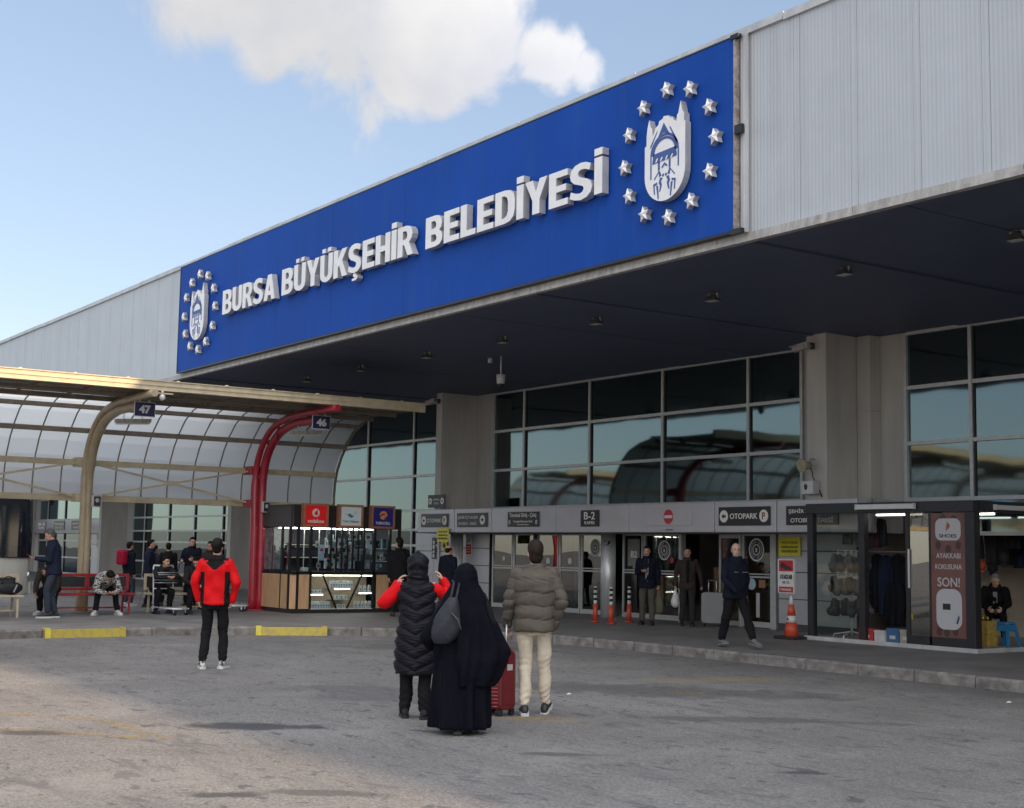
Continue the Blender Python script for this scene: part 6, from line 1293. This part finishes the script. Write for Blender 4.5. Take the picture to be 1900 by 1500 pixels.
o=bpy.data.objects.new('chador_cape',remesh(d,'chador_cape',.009,m_chad,2,disp=lambda c,n: folds(.004,9,3)(c,n)+.007*np.sin(14*np.arctan2(c[:,1],c[:,0]-.04)+2.2*np.sin(5*c[:,2]))*np.clip((1.35-c[:,2])/.5,0,1))); COL.objects.link(o); o.parent=t
m_bag=cloth('dark_grey_leather',(.035,.037,.045),.38,.25,.5,14)
b=MB(); R=[]
for i,z in enumerate(np.linspace(0,.42,9)):
    kk2=[.55,.9,1,1,.95,.85,.7,.5,.3][i]; R.append([(.125*kk2*math.cos(a)*(1+.08*math.sin(5*a+i)),.07*kk2*math.sin(a)*(1+.1*math.sin(4*a-i)),z) for a in np.linspace(0,2*math.pi,21)[:-1]])
b.loft(R); b.v=[(x-.20+ (z*.22),y-.22,z+.82) for x,y,z in b.v]
BG=thing('shoulder_bag','dark grey leather bag hanging behind the left shoulder of the woman in the chador','bag',t.location,t.rotation_euler.z)
b.build('bag_body',m_bag,BG)
for sx in(-.02,.03): MB().tube([(-.13+sx,-.22,1.16),(-.10+sx,-.20,1.27),(-.08+sx,-.10,1.37),(-.09+sx,.02,1.385),(-.10+sx,.10,1.30)],.011,8).build('strap',m_bag,BG)
MB().tube([(-.12,-.285,1.10),(-.06,-.30,1.04),(-.03,-.29,.95)],.006,6).build('cord',m_greyc,BG)
# --- red suitcase
SCs=thing('suitcase','dark red ribbed hard-shell suitcase on wheels between the chador woman and the puffer man','suitcase',(-11.80,8.10,0),RZ(-48))
m_case=mat('burgundy_shell',(.135,.010,.014),.3,nscale=6,namt=.15,coat=.3); m_caser=mat('red_shell_ribs',(.34,.028,.035),.3,coat=.3)
MB().prism(rrect(.22,.60,.06,8),(0,-.01,.36),(0,1,0),(0,0,1),(1,0,0),-.19,.19).build('shell',m_case,SCs,bevel=.025)
for q in range(15): 
    z=.10+q*.036; MB().tube([(-.16,-.124,z),(-.06,-.126,z+.014),(.04,-.126,z-.010),(.16,-.124,z)],.010,6).build('rib',m_caser,SCs)
MB().box(.192,.198,-.09,.07,.12,.60).build('side_band',m_case,SCs,bevel=.002); MB().box(.198,.202,-.035,.035,.46,.52).build('tag_label',m_trim,SCs)
for sx in(-.14,.14):
    for sy in(-.08,.08): w=MB().obox((sx,sy,.07),(sx,sy,.035),.05,.04,(0,1,0)).build('wheel_mount',m_dk_s,SCs); MB().tube([(sx-.022,sy,.028),(sx+.022,sy,.028)],.027,12).build('wheel',m_rubber,w)
for sx in(-.07,.07): MB().tube([(sx,.06,.66),(sx,.06,.92)],.008,8).build('handle_rod',m_silver,SCs)
MB().obox((-.09,.06,.93),(.09,.06,.93),.03,.025).build('handle',m_dk_s,SCs)
# --- standing man with phone, left
t,J=person('grey-haired man in navy jacket and jeans standing and looking at his phone',(-28.28,8.48,PZ),RZ(105),1.80,feet=((-.09,.06,0),(.10,-.06,0)),toes=(-.2,.3),lean=.04,hunch=.1,head=(.0,-.45),
  armL=((-.12,.15,-1),(.12,1,.10)),armR=((.2,-.15,-1),(-.1,.55,-.8)),hands=(True,True),palms=((0,0,1),(-1,0,0)),curl=(.5,.9),hairm=mat('salt_hair',(.08,.075,.07),.6,nscale=60,namt=.4),hair='short',top='jacket',topm=m_navy,hem=.84,puff=.012,topw=1.05,legm=m_jeans,legw=1.05,shoem=m_dk_s,solem=m_white_s,voxel=.011)
w=J['wr'][0]; p=w+V(0,.13,.04); carry('phone','black phone in the hand of the standing navy jacket man','phone',MB().obox(p-V(.0,.05,-.0),p+V(0,.06,.05),.07,.009),m_dk_s,t)
# --- seated olive jacket person behind him
t,J=person('person in olive jacket and white sneakers seated hunched behind the standing man with phone',(-29.60,8.86,PZ),-math.pi/2-.5,1.74,seat=.45,feet=((-.18,.62,0),(.16,.30,0,.0)),toes=(-.1,.3),lean=.55,hunch=.5,head=(.5,-.6),
  armL=((-.15,.35,-1),(.1,.7,-.75)),armR=((.15,.45,-1),(-.1,.65,-.7)),hands=(True,True),curl=(.7,.7),hair='short',top='jacket',topm=m_olive,hem=.90,puff=.012,legm=m_jblack,legw=1.1,shoem=m_white_s,solem=m_white_s,voxel=.011)
# --- seated man in patterned jacket
m_pat=mat('black_white_patterned_cloth',(.55,.53,.50),.8,nscale=17,namt=.1,col2=(.02,.02,.02),ramp=(.46,.50),bump=.3,bscale=20,stretch=(1,1,2.2))
t,J=person('young man in black and white patterned jacket hunched over his phone on the red bench',(-29.58,9.92,PZ),-math.pi/2-.08,1.76,seat=.45,feet=((-.23,.50,0),(.24,.52,0)),toes=(-.15,.5),lean=.75,hunch=.75,head=(0,-1.05),
  armL=((-.25,.35,-1),(.55,.75,-.18)),armR=((.25,.35,-1),(-.55,.75,-.18)),hands=(True,True),palms=((.2,0,1),(-.2,0,1)),curl=(.8,.8),hair='thick',top='jacket',topm=m_pat,hem=.90,puff=.018,hood='down',legm=m_jblack,legw=.98,shoem=m_white_s,solem=m_white_s,voxel=.010)
w=(J['wr'][0]+J['wr'][1])/2; carry('phone','black phone held low by the seated man in the patterned jacket','phone',MB().obox(w+V(-.07,.06,.03),w+V(.07,.06,.03),.07,.01),m_dk_s,t)
# --- navy man facing right by the cream bench, and man with red backpack behind
t,J=person('man in navy jacket and dark trousers standing in profile behind the red bench end',(-32.35,11.98,PZ),RZ(-75),1.62,feet=((-.08,.04,0),(.08,-.05,0)),lean=.03,head=(0,-.05),armL=((-.1,-.1,-1),(0,.3,-1)),armR=((.15,-.15,-1),(-.05,.3,-1)),hair='short',top='jacket',topm=m_navy,hem=.78,puff=.012,topw=1.0,legm=m_dnavy,shoem=m_brownc,solem=m_dk_s,voxel=.012)
t,J=person('man with a red backpack standing just behind the profile man in navy',(-33.0,11.72,PZ),RZ(-40),1.56,head=(0,0),hair='short',top='jacket',topm=m_dnavy,hem=.85,puff=.01,legm=m_jeans,shoem=m_white_s,solem=m_white_s,voxel=.013)
bp=MB(); bp.box(-.15,.15,-.30,-.14,1.0,1.36); o=carry('backpack','bright red backpack on the man behind the profile man','backpack',bp,cloth('pink_red_nylon',(.34,.012,.04)),t,bevel=.05)
# --- men on the cream bench
t,J=person('man with dark mustache leaning his forearms on the luggage trolley handle',(-29.62,11.18,PZ),-math.pi/2+.05,1.74,seat=.45,feet=((-.16,.28,0),(.16,.30,0)),lean=.5,hunch=.25,head=(.25,-.15),
  armL=((-.3,.75,-.55),(.62,.6,.05)),armR=((.3,.75,-.55),(-.62,.6,.05)),hands=(True,True),palms=((0,0,-1),(0,0,-1)),curl=(.4,.4),beard='mustache',hair='short',top='shirt',topm=m_dgreyc,hem=.9,puff=.006,legm=m_jblack,legw=1.1,shoem=m_dk_s,voxel=.010)
t,J=person('bearded man in dark jacket with a white collar seated beside the trolley',(-29.62,11.98,PZ),-math.pi/2-.15,1.72,seat=.45,feet=((-.2,.45,0),(.15,.45,0)),lean=.35,hunch=.4,head=(-.3,-.55),
  armL=((-.2,.4,-1),(.4,.8,-.3)),armR=((.2,.4,-1),(-.4,.8,-.3)),beard='full',hair='short',top='jacket',topm=m_dgreyc,hem=.9,puff=.012,shirt=m_ltgrey,legm=m_jblack,legw=1.05,shoem=m_dk_s,voxel=.010)
# --- figures further back
t,J=person('man in dark vest with grey sleeves standing behind the bearded seated man',(-32.6,13.15,PZ),RZ(170),1.70,head=(.6,-.1),armL=((-.35,.2,-1),(.3,.8,.1)),armR=((.3,.1,-1),(-.3,.8,0)),hair='short',top='vest',topm=m_dnavy,hem=.85,puff=.012,legm=m_jblack,shoem=m_dk_s,voxel=.013)
t,J=person('person in black standing second behind the man with mustache',(-32.8,12.62,PZ),RZ(20),1.55,head=(0,-.1),hair='short',top='coat',topm=m_jblack,hem=.7,puff=.014,legm=m_jblack,shoem=m_dk_s,voxel=.013)
t,J=person('person with dark hair in black standing right behind the mustached man',(-32.9,12.30,PZ),RZ(-30),1.48,head=(0,-.1),hair='thick',top='coat',topm=m_dgreyc,hem=.7,puff=.014,legm=m_jblack,shoem=m_dk_s,voxel=.013)
t,J=person('dark clothed man standing between the red jacket man and the red post',(-31.1,13.0,PZ),RZ(150),1.60,head=(.4,-.1),armL=((-.3,.2,-1),(.4,.8,.2)),armR=((.3,.3,-1),(-.3,.8,.3)),hair='short',top='jacket',topm=m_brownc,hem=.8,puff=.012,legm=m_jblack,shoem=m_dk_s,voxel=.012)
# --- by the kiosk
t,J=person('bald man in dark navy coat standing behind the hooded woman by the yellow notice',(-25.55,16.2,PZ),RZ(-35),1.60,head=(-.3,-.05),armR=((.3,-.2,-1),(-.1,.35,-1)),hair='balding',hairm=m_hairk,top='coat',topm=m_dnavy,hem=.78,puff=.016,topw=1.08,legm=m_jblack,shoem=m_dk_s,voxel=.011)
t,J=person('dark haired man in black seen just left of the hooded woman hood top',(-26.9,15.75,PZ),RZ(10),1.74,head=(.5,.0),hair='thick',top='coat',topm=m_jblack,hem=.78,puff=.014,legm=m_jblack,shoem=m_dk_s,voxel=.012)
t,J=person('dark clothed person standing at the right end of the phone kiosk',(-30.1,17.8,PZ),RZ(30),1.50,head=(0,-.2),hair='short',top='coat',topm=m_jblack,hem=.7,puff=.012,legm=m_jblack,shoem=m_dk_s,voxel=.013)
# --- coming out of the doors
t,J=person('man in dark open jacket and grey shirt walking out while reading his phone',(-22.35,19.15,PZ),RZ(172),1.66,feet=((-.12,.16,0),(.10,-.08,0)),toes=(.1,.2),head=(-.1,-.2),
  armL=((-.25,-.05,-1),(-.05,.1,-1)),armR=((.16,.05,-1),(-.50,.80,.15)),hands=(True,True),palms=((1,0,0),(-.3,0,1)),curl=(1.2,.7),beard='mustache',hair='short',top='jacket',topm=m_dnavy,hem=.80,puff=.014,topw=1.06,shirt=m_ltgrey,legm=m_khaki,legw=1.05,shoem=m_dk_s,voxel=.009)
w=J['wr'][1]; p=w+V(-.05,.10,.03); carry('phone','black phone in the hand of the man walking out of the doors','phone',MB().obox(p-V(0,.05,.0),p+V(0,.06,.06),.07,.01),m_dk_s,t)
w=J['wr'][0]; b=MB(); R=[]
for i,z in enumerate(np.linspace(-.62,-.10,8)): q=[.5,.95,1,.95,.8,.5,.25,.18][i]; R.append([(w.x+.11*q*math.cos(a)*(1+.1*math.sin(3*a+i)),w.y+.02+.06*q*math.sin(a),w.z+z) for a in np.linspace(0,2*math.pi,15)[:-1]])
b.loft(R); carry('carrier_bag','olive grey carrier bag in the left hand of the man reading his phone','bag',b,cloth('khaki_bag',(.13,.12,.085),.6),t)
t,J=person('mustached man in brown jacket coming out with a white bag and grey suitcase',(-21.75,19.75,PZ),RZ(176),1.64,feet=((-.10,.12,0),(.11,-.05,0)),toes=(.1,.1),head=(-.1,-.05),
  armL=((-.40,-.12,-1),(-.15,.0,-1)),armR=((.30,-.05,-1),(.05,.2,-1)),curl=(1.3,1.3),beard='mustache',hair='short',top='jacket',topm=m_brownc,hem=.82,puff=.008,topw=1.02,legm=m_dgreyc,legw=1.05,shoem=m_dk_s,voxel=.009,shirt=m_jblack)
w=J['wr'][1]; b=MB(); R=[]
for i,z in enumerate(np.linspace(-.46,-.07,8)): q=[.45,.9,1,.95,.8,.55,.3,.2][i]; R.append([(w.x+.085*q*math.cos(a)*(1+.12*math.sin(3*a+i)),w.y+.02+.06*q*math.sin(a),w.z+z) for a in np.linspace(0,2*math.pi,15)[:-1]])
b.loft(R); carry('plastic_bag','white plastic bag in the hand of the mustached man in brown jacket','bag',b,mat('white_film',(.58,.58,.57),.4,nscale=14,namt=.2,bump=.5),t)
w=J['wr'][0]
SG=thing('suitcase','light grey upright suitcase in the doorway behind the man with white hair','suitcase',(-21.2,19.95,PZ),RZ(170)); MB().prism(rrect(.46,.64,.07,6),(0,0,.40),(1,0,0),(0,0,1),(0,1,0),-.12,.12).build('shell',mat('grey_case',(.20,.20,.20),.45,nscale=5,namt=.08),SG,bevel=.02)
for sx in(-.16,.16): MB().ball((sx,0,.04),(.03,.05,.04),10,6).build('wheel',m_rubber,SG)
for sx in(-.08,.08): MB().tube([(sx,0,.72),(sx,0,.95)],.009,8).build('handle_rod',m_silver,SG)
MB().obox((-.1,0,.96),(.1,0,.96),.03,.025).build('handle',m_dk_s,SG)
# --- old man striding
t,J=person('older man with white hair and beard in dark navy jacket striding across the pavement',(-16.45,15.98,PZ),RZ(205),1.70,feet=((-.10,.40,0,.12),(.10,-.26,0,-.15)),toes=(.0,.1),lean=.05,head=(-.42,-.03),
  armL=((-.30,-.25,-1),(-.05,-.1,-1)),armR=((.28,.15,-1),(-.25,.55,-.5)),hands=(True,False),curl=(.6,.6),beard='full',hair='balding',hairm=m_hairg,skin=m_skin2,top='jacket',topm=m_dnavy,hem=.82,puff=.014,topw=1.10,legm=m_jblack,legw=1.12,shoem=m_grey_s,solem=m_grey_s,voxel=.009)
st=MB(); st.obox(J['bend']((-.15,.145,1.27)),J['bend']((-.03,.155,1.27)),.004,.008); st.obox(J['bend']((.05,.155,1.27)),J['bend']((.13,.148,1.27)),.004,.008); st.build('reflective_stripe',m_ltgrey,t)
# --- seated shoeshiner
t,J=person('grey haired man in dark coat seated inside the stall beyond the golden box',(-15.05,20.9,PZ+.06),RZ(160),1.66,seat=.40,feet=((-.14,.35,0),(.14,.38,0)),lean=.35,hunch=.35,head=(.3,-.4),
  armL=((-.2,.5,-1),(.4,.8,-.3)),armR=((.2,.5,-1),(-.4,.8,-.3)),curl=(.9,.9),hair='short',hairm=m_hairg,top='coat',topm=m_jblack,hem=.9,puff=.016,shirt=m_ltgrey,legm=m_jblack,shoem=m_dk_s,voxel=.011)
t2=thing('stool','low dark stool under the seated shoeshiner in the stall','stool',(-15.05,20.9,PZ+.06),RZ(160)); MB().box(-.16,.16,-.16,.16,.30,.36).build('seat',m_dk_s,t2,bevel=.01)
for sx in(-.13,.13):
    for sy in(-.13,.13): MB().box(sx-.015,sx+.015,sy-.015,sy+.015,0,.299).build('leg',m_dk_s,t2)
bpy.data.scenes.remove(_tmp)
# ------------------------------------------------------------------ scraps on the asphalt
for x,y,l in((-13.0,9.95,'tiny white scrap of litter on the asphalt behind the puffer jacket man'),(-10.0,14.1,'tiny white scrap of litter on the asphalt near the right edge')):
    MBx=MB(); MBx.add([(-.03,-.02,0),(.03,-.025,.002),(.035,.02,.012),(-.02,.03,.004),(0,0,.022)],[(0,1,4),(1,2,4),(2,3,4),(3,0,4),(3,2,1,0)]); o=MBx.build('paper_scrap',m_whitep); o.location=(x,y,.004); tag(o,l,'litter')
